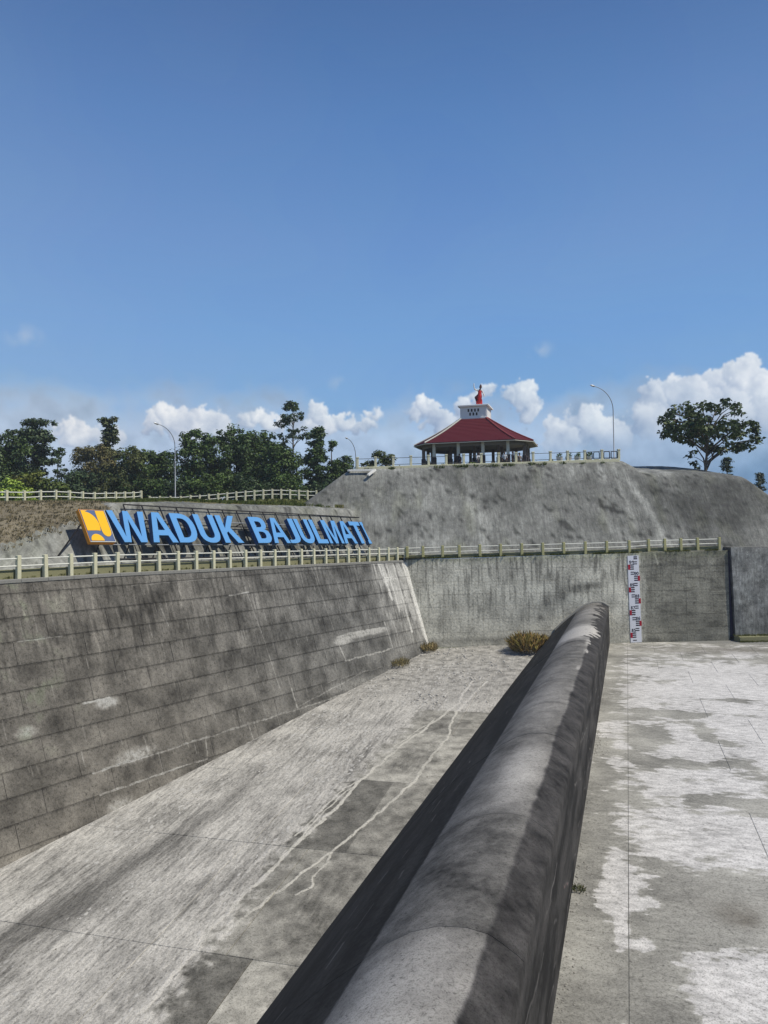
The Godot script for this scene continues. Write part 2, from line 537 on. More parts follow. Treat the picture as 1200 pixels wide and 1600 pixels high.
# height and kind of ground: x = height, y = 1 on shotcrete, 0 on soil
func ground(x: float, z: float, rough := true) -> Vector2:
	var rx := x - WA.x; var rz := z - WA.z
	var p := rx * WB.x + rz * WB.z
	var t := rx * WD.x + rz * WD.z
	var q := -(z + 61.6 + 0.075 * (x - 3.6)) / 1.003
	var n := fbm_a.get_noise_2d(x, z) if rough else 0.0
	# slope under the sign
	var slope := lerpf(0.7, 1.75, sm(-33.0, -26.0, t))
	var cap := cap_at(t)
	var ptop := 3.05 + (cap - 7.0) / slope
	var up := upland(x, z)
	var ha := 7.0 + slope * (p - 3.05)
	if p > ptop: ha = cap + (p - ptop) * lerpf(0.2, 0.06, sm(-27.0, -22.0, t))
	ha = minf(smin(ha, cap + maxf(0.0, p - ptop) * 0.3, 0.35), up)
	ha = minf(ha, ha - 1.3 * maxf(0.0, t - 0.8)) if q < 12.0 else ha
	# mound
	var flank_l := 0.80 * (-2.7 - x)
	var flank_r := 0.95 * (x - 31.3)
	var lift := 0.25 * fbm_c.get_noise_2d(x * 2.0, z * 2.0) if rough else 0.0
	var pl := plateau(x)
	if x > 20.5: pl = lerpf(pl, 13.65 + 0.15 * clampf(q - 6.0, -1.0, 10.0) - 0.45 * sm(27.0, 33.0, x), sm(20.5, 23.0, x))
	var hm := smin(pl, 6.85 + 1.22 * (q - 0.9) + n * 0.06, 0.7)
	hm = smin(hm, pl - maxf(0.0, flank_l), 0.5) if x < 4.0 else hm
	if x > 22.0: hm = smin(hm, pl - maxf(0.0, flank_r), 0.6)
	hm = minf(hm, 14.6 - 0.85 * (-z - 104.0))
	var hh := maxf(maxf(ha, hm), 6.88)
	var con := 0.0
	if hm > ha - 0.02:
		con = 1.0
		if x < -2.2 and -z > 79.0 + n * 2.0: con = 0.0
		if x > 20.5 and z > -84.0: con = 1.0
		if hm > plateau(x) - 0.35 and -z > 71.5 and x < 21.0: con = 0.0
	else:
		var edge := ptop + (1.1 if t > -24.0 else 0.0) + n * 0.9
		if p < edge: con = 1.0
	if p < 2.7 and q < 0.9: con = 1.0
	if rough and hh > 6.9:
		hh += n * (0.025 if con > 0.5 else 0.12) + fbm_b.get_noise_2d(x, z) * (0.015 if con > 0.5 else 0.09) + fbm_b.get_noise_2d(x * 3.1, z * 3.1) * 0.018
	return Vector2(hh, con)

func terrain():
	var x0 := -46.0; var z0 := -100.0; var c := 0.25
	var nx := int(86.0 / c); var nz_ := int(72.0 / c)
	var hs := PackedVector2Array(); hs.resize((nx + 1) * (nz_ + 1))
	for j in nz_ + 1:
		for i in nx + 1:
			hs[j * (nx + 1) + i] = ground(x0 + i * c, z0 + j * c)
	var rough := FastNoiseLite.new(); rough.seed = 77; rough.frequency = 0.35; rough.fractal_octaves = 4
	var arr := [[PackedVector3Array(), PackedVector3Array(), PackedColorArray(), PackedInt32Array()], [PackedVector3Array(), PackedVector3Array(), PackedColorArray(), PackedInt32Array()]]
	var ids := [PackedInt32Array(), PackedInt32Array()]
	for k in 2:
		ids[k].resize(hs.size()); ids[k].fill(-1)
	for j in nz_:
		for i in nx:
			var x := x0 + (i + 0.5) * c; var z := z0 + (j + 0.5) * c
			var p := (x - WA.x) * WB.x + (z - WA.z) * WB.z
			var q := -(z + 61.6 + 0.075 * (x - 3.6)) / 1.003
			if p < 0.45 and q < 0.45: continue
			if p < 0.45 and x < 3.0 and z > -60.0: continue
			var a := j * (nx + 1) + i
			var corners := [a, a + 1, a + nx + 2, a + nx + 1]
			var k := 0 if hs[a].y + hs[a + 1].y + hs[a + nx + 2].y + hs[a + nx + 1].y < 2.5 else 1
			var idx: PackedInt32Array = ids[k]
			for v in corners:
				if idx[v] < 0:
					var vi: int = v % (nx + 1); var vj: int = v / (nx + 1)
					var pos := Vector3(x0 + vi * c, hs[v].x, z0 + vj * c)
					idx[v] = arr[k][0].size()
					arr[k][0].append(pos)
					var hl := hs[v - 1].x if vi > 0 else hs[v].x
					var hr := hs[v + 1].x if vi < nx else hs[v].x
					var hd := hs[v - nx - 1].x if vj > 0 else hs[v].x
					var hu := hs[v + nx + 1].x if vj < nz_ else hs[v].x
					arr[k][1].append(Vector3((hl - hr) / (2 * c), 1, (hd - hu) / (2 * c)).normalized())
					arr[k][2].append(ground_colour(pos, k, rough))
			ids[k] = idx
			arr[k][3].append_array(PackedInt32Array([idx[corners[0]], idx[corners[1]], idx[corners[2]], idx[corners[0]], idx[corners[2]], idx[corners[3]]]))
	for k in 2:
		var am := ArrayMesh.new()
		var aa := []; aa.resize(Mesh.ARRAY_MAX)
		aa[Mesh.ARRAY_VERTEX] = arr[k][0]; aa[Mesh.ARRAY_NORMAL] = arr[k][1]; aa[Mesh.ARRAY_COLOR] = arr[k][2]; aa[Mesh.ARRAY_INDEX] = arr[k][3]
		am.add_surface_from_arrays(Mesh.PRIMITIVE_TRIANGLES, aa)
		struct(["grassy_ground", "shotcrete_slope"][k], am, M.soil if k == 0 else M.shotcrete)
	# the land beyond, coarse
	var st := begin()
	st.set_smooth_group(0)
	var g := 4.0
	for j in 90:
		for i in 100:
			var x := -200.0 + i * g; var z := -300.0 + j * g
			var inside := x > x0 and x + g < x0 + 86.0 and z > z0 and z + g < z0 + 72.0
			if inside: continue
			var mp := INF; var mq := INF
			for o in [[0.0, 0.0], [g, 0.0], [0.0, g], [g, g]]:
				mp = minf(mp, (x + o[0] - WA.x) * WB.x + (z + o[1] - WA.z) * WB.z)
				mq = minf(mq, -(z + o[1] + 61.6 + 0.075 * (x + o[0] - 3.6)))
			if mp < 0.5 and mq < 0.5: continue
			var v := []
			for o in [[0.0, 0.0], [g, 0.0], [g, g], [0.0, g]]:
				var px: float = x + o[0]; var pz: float = z + o[1]
				st.set_color(Color(0.07, 0.085, 0.03))
				v.append(Vector3(px, ground(px, pz, false).x - 0.2 - maxf(0.0, -pz - 150.0) * 0.04, pz))
			for o in [0, 1, 2, 0, 2, 3]: st.add_vertex(v[o])
	struct("surrounding_land", done(st), M.soil)
	st = begin()
	for r in [[-5000.0, -196.0, -5000.0, 600.0], [196.0, 5000.0, -5000.0, 600.0], [-196.0, 196.0, -5000.0, -296.0], [-196.0, 196.0, 58.0, 600.0]]:
		st.set_color(Color(0.07, 0.085, 0.03))
		quad(st, Vector3(r[0], 0.2, r[2]), Vector3(r[1], 0.2, r[2]), Vector3(r[1], 0.2, r[3]), Vector3(r[0], 0.2, r[3]))
	struct("far_ground", done(st), M.soil)

func ground_colour(p: Vector3, k: int, rough: FastNoiseLite) -> Color:
	var n := rough.get_noise_3d(p.x, p.y * 1.8, p.z)
	var big := fbm_a.get_noise_3d(p.x * 1.3, p.y * 1.3, p.z * 1.3)
	if k == 1:
		# runs of water down the face
		var streak := fbm_b.get_noise_2d(p.x * 2.2, p.z * 0.25 + p.y * 0.2)
		var fine := fbm_b.get_noise_3d(p.x * 2.6, p.y * 2.6, p.z * 2.6)
		var v := 0.285 + 0.09 * big + 0.045 * n + 0.02 * streak + 0.035 * fine
		v *= 1.0 + 0.13 * fbm_b.get_noise_2d(p.x * 0.5, p.y * 2.4) + 0.14 * sm(0.15, 0.45, fbm_b.get_noise_2d(p.x * 3.4, p.y * 0.5 + 60.0))
		v *= 1.0 + 0.18 * sm(12.6, 14.2, p.y)
		var dark := sm(20.2, 23.0, p.x) * sm(14.2, 12.4, p.y) * sm(8.2, 9.4, p.y + big)
		v *= 1.0 - 0.34 * dark
		v *= 1.0 - 0.30 * sm(0.05, 0.3, fbm_c.get_noise_2d(p.x * 2.4 + 40.0, p.y * 3.0))
		v *= 1.0 + 0.35 * sm(0.25, 0.5, fbm_a.get_noise_2d(p.x * 3.0 + 9.0, p.y * 1.5))
		# the pale seam where two sprayed bays meet
		var seam := 19.9 + 0.1 * (14.0 - p.y) + 0.25 * n
		v += 0.3 * sm(0.36, 0.0, absf(p.x - seam)) * sm(7.0, 9.0, p.y) * (0.6 + n) + 0.24 * sm(0.5, 0.0, absf(p.x - seam - 0.9 - 0.22 * (13.5 - p.y))) * sm(13.6, 12.5, p.y)
		if fine + n * 0.5 < -0.46: v *= 0.4
		var t := (p.x - WA.x) * WD.x + (p.z - WA.z) * WD.z
		v *= 1.0 + 0.28 * sm(3.0, -1.0, t) * sm(11.6, 10.8, p.y) + 0.12 * sm(-22.0, -27.0, t)
		v = clampf(v, 0.08, 0.75)
		var moss := sm(0.2, 0.5, fbm_b.get_noise_2d(p.x * 0.8, p.z * 0.8 + p.y)) * 0.25
		return Color(v * 0.975, v * (1.0 + 0.02 * moss), v * (0.95 - 0.25 * moss))
	var dry := sm(-0.35, 0.25, fbm_a.get_noise_2d(p.x + 50.0, p.z))
	var tt := (p.x - WA.x) * WD.x + (p.z - WA.z) * WD.z
	var bank := sm(-20.0, -25.0, tt) * sm(-54.0, -50.0, p.z)
	var c := Color(0.10, 0.105, 0.038).lerp(Color(0.16, 0.14, 0.065), dry)
	c = c.lerp(Color(0.235, 0.205, 0.145), bank)
	return c * (1.0 + 0.6 * n)

# ---------------------------------------------------------------- floors
const AP_S0 := 6.0
const AP_SL := 60.0
const AP_L0 := -1.7
const AP_LL := 15.7

func slab_mesh(corners: Array, top: float, drop: float, uvf: Callable, bevel := 0.012, slope_dir := Vector3.ZERO) -> ArrayMesh:
	# corners in plan clockwise from above, each a Vector3 on the top surface
	var st := begin()
	st.set_smooth_group(-1)
	var c := Vector3.ZERO
	for p in corners: c += p / corners.size()
	var inner := []
	for p in corners: inner.append(p + (c - p).normalized() * bevel * 1.5)
	var low := []
	for p in corners: low.append(p - Vector3(0, bevel, 0))
	var deep := []
	for p in corners: deep.append(p - Vector3(0, drop, 0))
	var n: int = corners.size()
	var vert := func(p: Vector3):
		st.set_uv(uvf.call(p)); st.set_uv2(Vector2(p.x, p.z) * 0.26); st.add_vertex(p)
	for i in range(1, n - 1):
		vert.call(inner[0]); vert.call(inner[i]); vert.call(inner[i + 1])
	for i in n:
		var j := (i + 1) % n
		for q in [inner[i], low[i], low[j], inner[i], low[j], inner[j], low[i], deep[i], deep[j], low[i], deep[j], low[j]]: vert.call(q)
	return done(st)

func apron_uv(p: Vector3) -> Vector2: return Vector2((p.dot(LW) - AP_L0) / AP_LL, (p.dot(DW) - AP_S0) / AP_SL)

func apron():
	var w := 640; var h := 2048
	var f := field(w, h)
	var kx := w / AP_LL; var ky := h / AP_SL
	var white := [37.0,-0.9,1.54,0.59, 34.5,-0.4,0.62,0.35, 32.0,-0.5,0.70,0.46, 21.2,-0.5,2.13,0.37, 20.4,-0.1,0.88,0.66, 18.3,-0.3,0.91,0.16, 18.0,0.1,0.33,0.26, 16.4,1.5,1.11,0.91, 17.5,2.4,1.25,0.60, 24.9,1.8,2.34,1.92, 25.1,3.6,2.07,0.69,
		29.8,1.9,1.86,2.10, 34.3,2.1,1.58,1.45, 35.2,5.2,2.24,0.96, 37.1,2.0,1.28,0.58, 38.8,4.4,1.75,1.48, 42.8,4.3,1.53,2.38, 47.2,5.4,2.59,2.94, 46.3,1.5,2.19,1.98, 53.0,4.3,3.32,4.46, 42.7,0.4,0.94,0.77, 38.5,0.6,0.63,0.55]
	var gray := [20.8,1.6,1.52,1.31, 20.1,2.6,1.66,0.97, 16.4,0.1,1.38,0.82, 28.3,2.8,0.66,1.38, 27.6,3.8,0.62,0.57, 32.2,1.4,0.52,1.60, 36.2,0.6,2.4,0.9, 37.5,3.0,1.65,0.37, 40.8,1.9,0.85,1.74, 44.5,4.8,0.66,1.85, 55.1,2.6,1.29,1.18]
	for i in range(0, white.size(), 4): blob(f, w, h, (white[i + 1] - AP_L0) * kx, (white[i] - AP_S0) * ky, white[i + 3] * kx * 1.05, white[i + 2] * ky * 1.05, 0.62, 0.35)
	for i in range(0, gray.size(), 4): blob(f, w, h, (gray[i + 1] - AP_L0) * kx, (gray[i] - AP_S0) * ky, gray[i + 3] * kx, gray[i + 2] * ky, -0.45, 0.3)
	for k in 26:      # the sheet goes on to the right of the frame
		blob(f, w, h, rng.randf_range(7.5, 14.0) * kx, rng.randf_range(2, 56) * ky, rng.randf_range(0.7, 2.6) * kx, rng.randf_range(0.7, 2.4) * ky, 0.5, 0.3)
	var dirt := field(w, h)
	for d in [[19.97, 2.3, 0.5, 0.55, 0.9], [20.3, 2.0, 0.9, 1.0, 0.35], [61.3, 4.0, 5.0, 0.7, 0.5], [63.0, 9.0, 8.0, 1.2, 0.8]]:
		blob(dirt, w, h, (d[1] - AP_L0) * kx, (d[0] - AP_S0) * ky, d[2] * kx, d[3] * ky, d[4])
	var lines := field(w, h)
	for k in 46:      # scratches of the trowel and of dried rivulets
		var near := k < 20
		var ls := rng.randf_range(14.5, 18.2) if near else rng.randf_range(21, 60)
		var ll := rng.randf_range(0.6, 2.8) if near else rng.randf_range(0.0, 9.0)
		var ax := rng.randf_range(0.3, 1.1) * (1.0 if near else 1.6)
		var a := Vector2((ll - AP_L0) * kx, (ls - AP_S0) * ky)
		stroke(lines, w, h, [a, a + Vector2(ax * kx, -ax * rng.randf_range(0.3, 0.7) * ky), a + Vector2(ax * 1.8 * kx, -ax * rng.randf_range(0.5, 1.3) * ky)], 0.8, 0.5, 6.0, 1.0, k)
	for cr in [[[22.9, 0.2], [21.6, 1.0], [20.2, 1.3], [18.6, 2.2]], [[26.8, 0.1], [25.6, 1.2], [25.0, 2.6], [23.4, 3.3]], [[31.0, 3.4], [30.2, 2.2], [28.9, 1.6]], [[16.8, -0.3], [15.4, 0.6], [14.2, 0.7]], [[38.0, 1.0], [36.9, 2.4], [36.2, 4.8]]]:
		var pts := []
		for q in cr: pts.append(Vector2((q[1] - AP_L0) * kx, (q[0] - AP_S0) * ky))
		stroke(lines, w, h, pts, 0.7, 0.75, 9.0, 1.0, int(cr[0][0]))
	var n1 := nz(w, h, 0.022, 6, 41, 1.7, 1.0)
	var n2 := nz(w, h, 0.085, 4, 42, 2.4, 1.0)
	var n3 := nz(w, h, 0.006, 4, 43)
	var n4 := nz(w, h, 0.3, 2, 44)
	var by := PackedByteArray(); by.resize(w * h * 3)
	for y in h:
		var s := AP_S0 + y / ky
		for x in w:
			var i := y * w + x
			var l := AP_L0 + x / kx
			var c := f[i] + (n1[i] - 128) * 0.0042 + (n2[i] - 128) * 0.0022 + 0.04 + 0.15 * sm(28.0, 44.0, s)
			if l < -0.16: c -= 0.18 * sm(-0.1, -0.9, l)
			var so := 0.02 + 0.13 * sm(90.0, 190.0, n3[i])
			var wh := sm(0.305 - so, 0.305 + so, c)
			var v := lerpf(0.35 + (n3[i] - 128) * 0.0012, 0.66 + (n3[i] - 128) * 0.0006 - 0.08 * sm(0.75, 0.36, c), wh)
			v += (n2[i] - 128) * lerpf(0.0005, 0.0013, wh) + (n4[i] - 128) * 0.00035
			v += 0.055 * sm(0.05, 0.3, c) * (1.0 - wh)
			v *= 1.0 - 0.35 * lines[i]
			var df := clampf(dirt[i] * (0.4 + n1[i] / 128.0 * 0.6), 0, 1)
			v = maxf(v, 0.05)
			put(by, i, lerpf(v, 0.13, df * 0.75), lerpf(v * 0.985, 0.115, df * 0.75), lerpf(v * lerpf(0.895, 0.955, wh), 0.09, df * 0.75))
	var m := textured(tex(w, h, by), 0.9, ltex(w, h, n2), 0.6, M.pit_tex)
	M.apron = m
	var base := begin()
	base.set_smooth_group(-1)
	var q := [P3(-40, -1.6, -0.012), P3(-40, 190, -0.012), P3(80, 190, -0.012), P3(80, -1.6, -0.012)]
	quad(base, q[3], q[2], q[1], q[0])
	var floor_ := struct("concrete_apron", done(base), M.concrete)
	var bounds := [-34.0, -29.6, -25.2, -20.8, -16.4, -12.0, -7.6, -3.2, 1.2, 5.6, 10.0, 14.4, 18.4, 22.8, 27.2, 31.75, 36.0, 40.4, 44.8, 49.0, 53.0, 57.2, 61.0, 66.5]
	for r in bounds.size() - 1:
		var s0: float = bounds[r]; var s1: float = bounds[r + 1]
		var odd := (r % 2) == 1
		var ls := [-1.55, -0.16]
		var l := 3.4 if odd else 5.1
		if not odd: ls.append(1.7 if s0 > 45.0 else 5.1)
		if not odd and s0 > 45.0: ls.append(5.1)
		while l < (24.0 if s0 > 5.0 else 12.0):
			if l > ls[-1] + 0.1: ls.append(l)
			l += 3.4
		for k in ls.size() - 1:
			var g := 0.006
			var e := rng.randf_range(0.0, 0.005)
			var c := [P3(s1 - g, ls[k] + g, e), P3(s1 - g, ls[k + 1] - g, e), P3(s0 + g, ls[k + 1] - g, e), P3(s0 + g, ls[k] + g, e)]
			part("slab", slab_mesh(c, 0.0, 0.04, apron_uv), m, floor_)

const TR_S0 := 8.0
const TR_SL := 54.0
const TR_L0 := -23.5
const TR_LL := 17.0
func trough_uv(p: Vector3) -> Vector2: return Vector2((p.dot(LW) - TR_L0) / TR_LL, (p.dot(DW) - TR_S0) / TR_SL)

func trough():
	var w := 640; var h := 2048
	var kx := w / TR_LL; var ky := h / TR_SL
	var at := func(s: float, l: float) -> Vector2: return Vector2((l - TR_L0) * kx, (s - TR_S0) * ky)
	var cracks := field(w, h)
	var runs := [[52.4,-9.82,49.2,-9.95,47.6,-9.79,45.1,-10.34,42.9,-10.74,40.7,-11.32,38.2,-11.67,35.7,-12.07,34.3,-12.16,33.0,-12.14,31.6,-12.34,29.8,-12.58,28.3,-12.75,27.3,-12.79,26.2,-12.93,23.6,-13.15,22.3,-13.10,20.6,-13.13,17.0,-13.25,12.0,-13.4],
		[52.1,-8.93,49.3,-9.25,45.9,-9.68,43.4,-9.50,42.2,-9.26,39.7,-9.44,37.6,-9.59,35.8,-9.64,34.3,-9.92,32.6,-10.29,30.5,-10.70,29.0,-11.08,27.4,-11.58,26.0,-11.97,24.3,-12.37,23.1,-12.64],
		[29.0,-11.08,28.4,-10.95,27.3,-11.04,26.6,-10.92,26.0,-11.18], [35.7,-12.07,34.5,-12.52,32.6,-12.74,30.0,-12.9], [36.4,-11.9,33.8,-12.4,31.5,-12.62,29.6,-12.66],[44.5,-10.6,42.0,-11.2,40.0,-11.7]]
	var wid := [3.6, 3.0, 1.8, 2.0, 1.8, 1.5]
	for r in runs.size():
		var pts := []
		for i in range(0, runs[r].size(), 2): pts.append(at.call(runs[r][i], runs[r][i + 1]))
		stroke(cracks, w, h, pts, wid[r], 1.0, 5.0, 0.8, r + 3)
	var dark := field(w, h)
	for i in [[21.9,-19.4,1.4,0.5,0.9], [23.1,-18.9,1.5,0.5,1.0], [24.8,-18.4,1.6,0.5,1.0], [27.2,-18.1,1.6,0.4,0.9], [28.9,-17.5,1.5,0.4,1.0], [31.2,-17.3,1.6,0.35,0.6], [33.2,-17.1,1.4,0.3,0.4], [22.9,-18.0,1.4,0.3,0.6], [24.6,-17.4,1.6,0.25,0.6], [27.4,-16.9,1.5,0.22,0.5], [20.0,-20.0,1.4,0.5,0.7], [17.5,-18.0,1.6,0.25,0.5], [30.5,-19.5,1.4,0.2,0.4], [21.0,-15.2,2.2,0.3,0.35], [33.0,-15.0,2.0,0.2,0.3], [36.0,-17.5,1.6,0.2,0.35]]:
		blob(dark, w, h, (i[1] - TR_L0) * kx, (i[0] - TR_S0) * ky, i[3] * kx * 1.5, i[2] * ky * 1.15, i[4] * 0.85)
	for i in [[43.5,-10.1,1.2,0.5,0.5], [38.5,-10.4,1.3,1.0,0.6], [37.3,-10.6,0.6,1.2,0.5], [26.0,-10.6,1.6,1.2,0.55], [24.5,-9.6,1.2,0.9,0.6], [27.5,-9.8,1.0,0.9,0.4], [31.8,-9.4,1.0,0.7,0.4]]:
		blob(dark, w, h, (i[1] - TR_L0) * kx, (i[0] - TR_S0) * ky, i[3] * kx, i[2] * ky, i[4])
	var streaks := field(w, h)
	for k in 150:      # long trails left by the water, along the fall
		var s := rng.randf_range(12.0, 50.0); var l := rng.randf_range(-22.0, -13.2)
		var ln := rng.randf_range(0.8, 4.5)
		stroke(streaks, w, h, [at.call(s, l), at.call(s + ln * 0.5, l + rng.randf_range(-0.05, 0.15)), at.call(s + ln, l + rng.randf_range(0.0, 0.3))], rng.randf_range(0.7, 1.6), rng.randf_range(0.3, 0.9), 6.0, 0.7, k)
	var n1 := nz(w, h, 0.05, 6, 51, 0.6, 3.6)
	var n2 := nz(w, h, 0.14, 4, 52, 0.8, 2.4)
	var n3 := nz(w, h, 0.008, 4, 53)
	var n4 := nz(w, h, 0.25, 2, 54)
	var n5 := nz(w, h, 0.03, 5, 55)
	var n6 := nz(w, h, 0.022, 5, 57, 0.5, 6.0)
	var by := PackedByteArray(); by.resize(w * h * 3)
	var bh := PackedByteArray(); bh.resize(w * h)
	for y in h:
		var s := TR_S0 + y / ky
		for x in w:
			var i := y * w + x
			var l := TR_L0 + x / kx
			# the smooth bays beside the weir, the scoured ones towards the wall
			var edge := -12.9 + (n5[i] - 128) * 0.006 + 0.035 * (29.0 - s) * (1.0 if s < 29.0 else -2.2)
			var scour := sm(edge + 0.45, edge - 0.35, l) if s < 46.0 else 1.0
			var bay := 0.28
			if s > 29.15 and s < 35.75 and l > -13.6: bay = 0.155 if l < -10.5 else 0.25
			elif s > 22.45 and s <= 29.15: bay = 0.265
			elif s <= 22.45: bay = 0.155 if l < -11.1 else 0.36
			elif s > 35.75 and s < 42.1: bay = 0.34
			var smooth_ := bay * 1.12 * (1.0 + (n5[i] - 128) * 0.0042 + (n3[i] - 128) * 0.002)
			var rough := 0.475 + (n1[i] - 128) * 0.0010 + (n2[i] - 128) * 0.0009 + (n3[i] - 128) * 0.0012
			rough *= 1.0 - 0.30 * sm(150.0, 195.0, n6[i]) * sm(26.0, 20.0, absf(s - 26.0)) + (n4[i] - 128) * 0.0004
			if n2[i] < 76: rough *= 0.86
			rough += 0.13 * streaks[i] * (n4[i] / 180.0)
			var v := lerpf(smooth_, rough, scour)
			var dk := clampf(dark[i] * (1.0 + (n1[i] - 128) * 0.006), 0, 1)
			v *= 1.0 - 0.62 * dk
			v += (n4[i] - 128) * 0.0003
			if s > 46.0:
				var rub := sm(46.0, 52.0, s)
				v = lerpf(v, 0.37 + (n5[i] - 128) * 0.0016 + (n2[i] - 128) * 0.0008, rub)
			var cr := cracks[i]
			if cr > 0.05: v = lerpf(v, 0.60, cr * 0.95)
			v = clampf(v, 0.03, 0.6)
			put(by, i, v * 1.02, v * 0.995, v * lerpf(0.89, 0.925, scour))
			bh[i] = int(clampf(100.0 + (n1[i] - 128) * 0.55 * scour + (n2[i] - 128) * 0.5 * scour + (n5[i] - 128) * 0.15 + 60.0 * cr + (n4[i] - 128) * 0.1, 0, 255))
	var m := textured(tex(w, h, by), 0.93, ltex(w, h, bh), 4.0, M.pit_tex)
	var st := begin()
	st.set_smooth_group(-1)
	var a := [P3(-20, -30, trough_y(-20) - 0.05), P3(-20, -6, trough_y(-20) - 0.05), P3(64, -6, trough_y(64) - 0.05), P3(64, -30, trough_y(64) - 0.05)]
	quad(st, a[3], a[2], a[1], a[0])
	var floor_ := struct("trough_floor", done(st), M.concrete)
	var bounds := [-4.0, 2.6, 9.2, 15.8, 22.45, 29.15, 35.75, 42.1, 48.7, 55.2, 61.6]
	for r in bounds.size() - 1:
		var s0: float = bounds[r]; var s1: float = bounds[r + 1]
		var ls := [-27.0, -22.6, -18.8, -14.6, -11.1 if s0 < 22.0 else -12.0, -6.0]
		if s0 > 28.0: ls = [-27.0, -22.6, -18.8, -14.4, -6.0]
		if s0 > 42.0: ls = [-22.6, -18.6, -9.1, -6.0]
		for k in ls.size() - 1:
			var g := 0.011
			var e := rng.randf_range(0.0, 0.006)
			var c := []
			for o in [[s1 - g, ls[k] + g], [s1 - g, ls[k + 1] - g], [s0 + g, ls[k + 1] - g], [s0 + g, ls[k] + g]]: c.append(P3(o[0], o[1], trough_y(o[0]) + e))
			part("slab", slab_mesh(c, 0.0, 0.05, trough_uv), m, floor_)

# ---------------------------------------------------------------- the weir: one rounded crest cast in bays
var crest := [[-1.47, -0.2], [-1.47, 0.9], [-1.475, 1.9], [-1.49, 2.70], [-1.50, 2.79], [-1.56, 2.85], [-1.76, 2.98], [-1.93, 3.08], [-2.0, 3.11], [-2.3, 3.16], [-2.7, 3.13], [-3.1, 3.0], [-3.5, 2.77], [-3.84, 2.5], [-3.88, 2.46], [-4.4, 2.07], [-4.95, 1.6], [-5.5, 1.06], [-6.0, 0.52], [-6.5, -0.06], [-7.3, -1.04], [-8.1, -2.08], [-9.05, -3.34], [-10.0, -4.62], [-11.5, -6.7]]

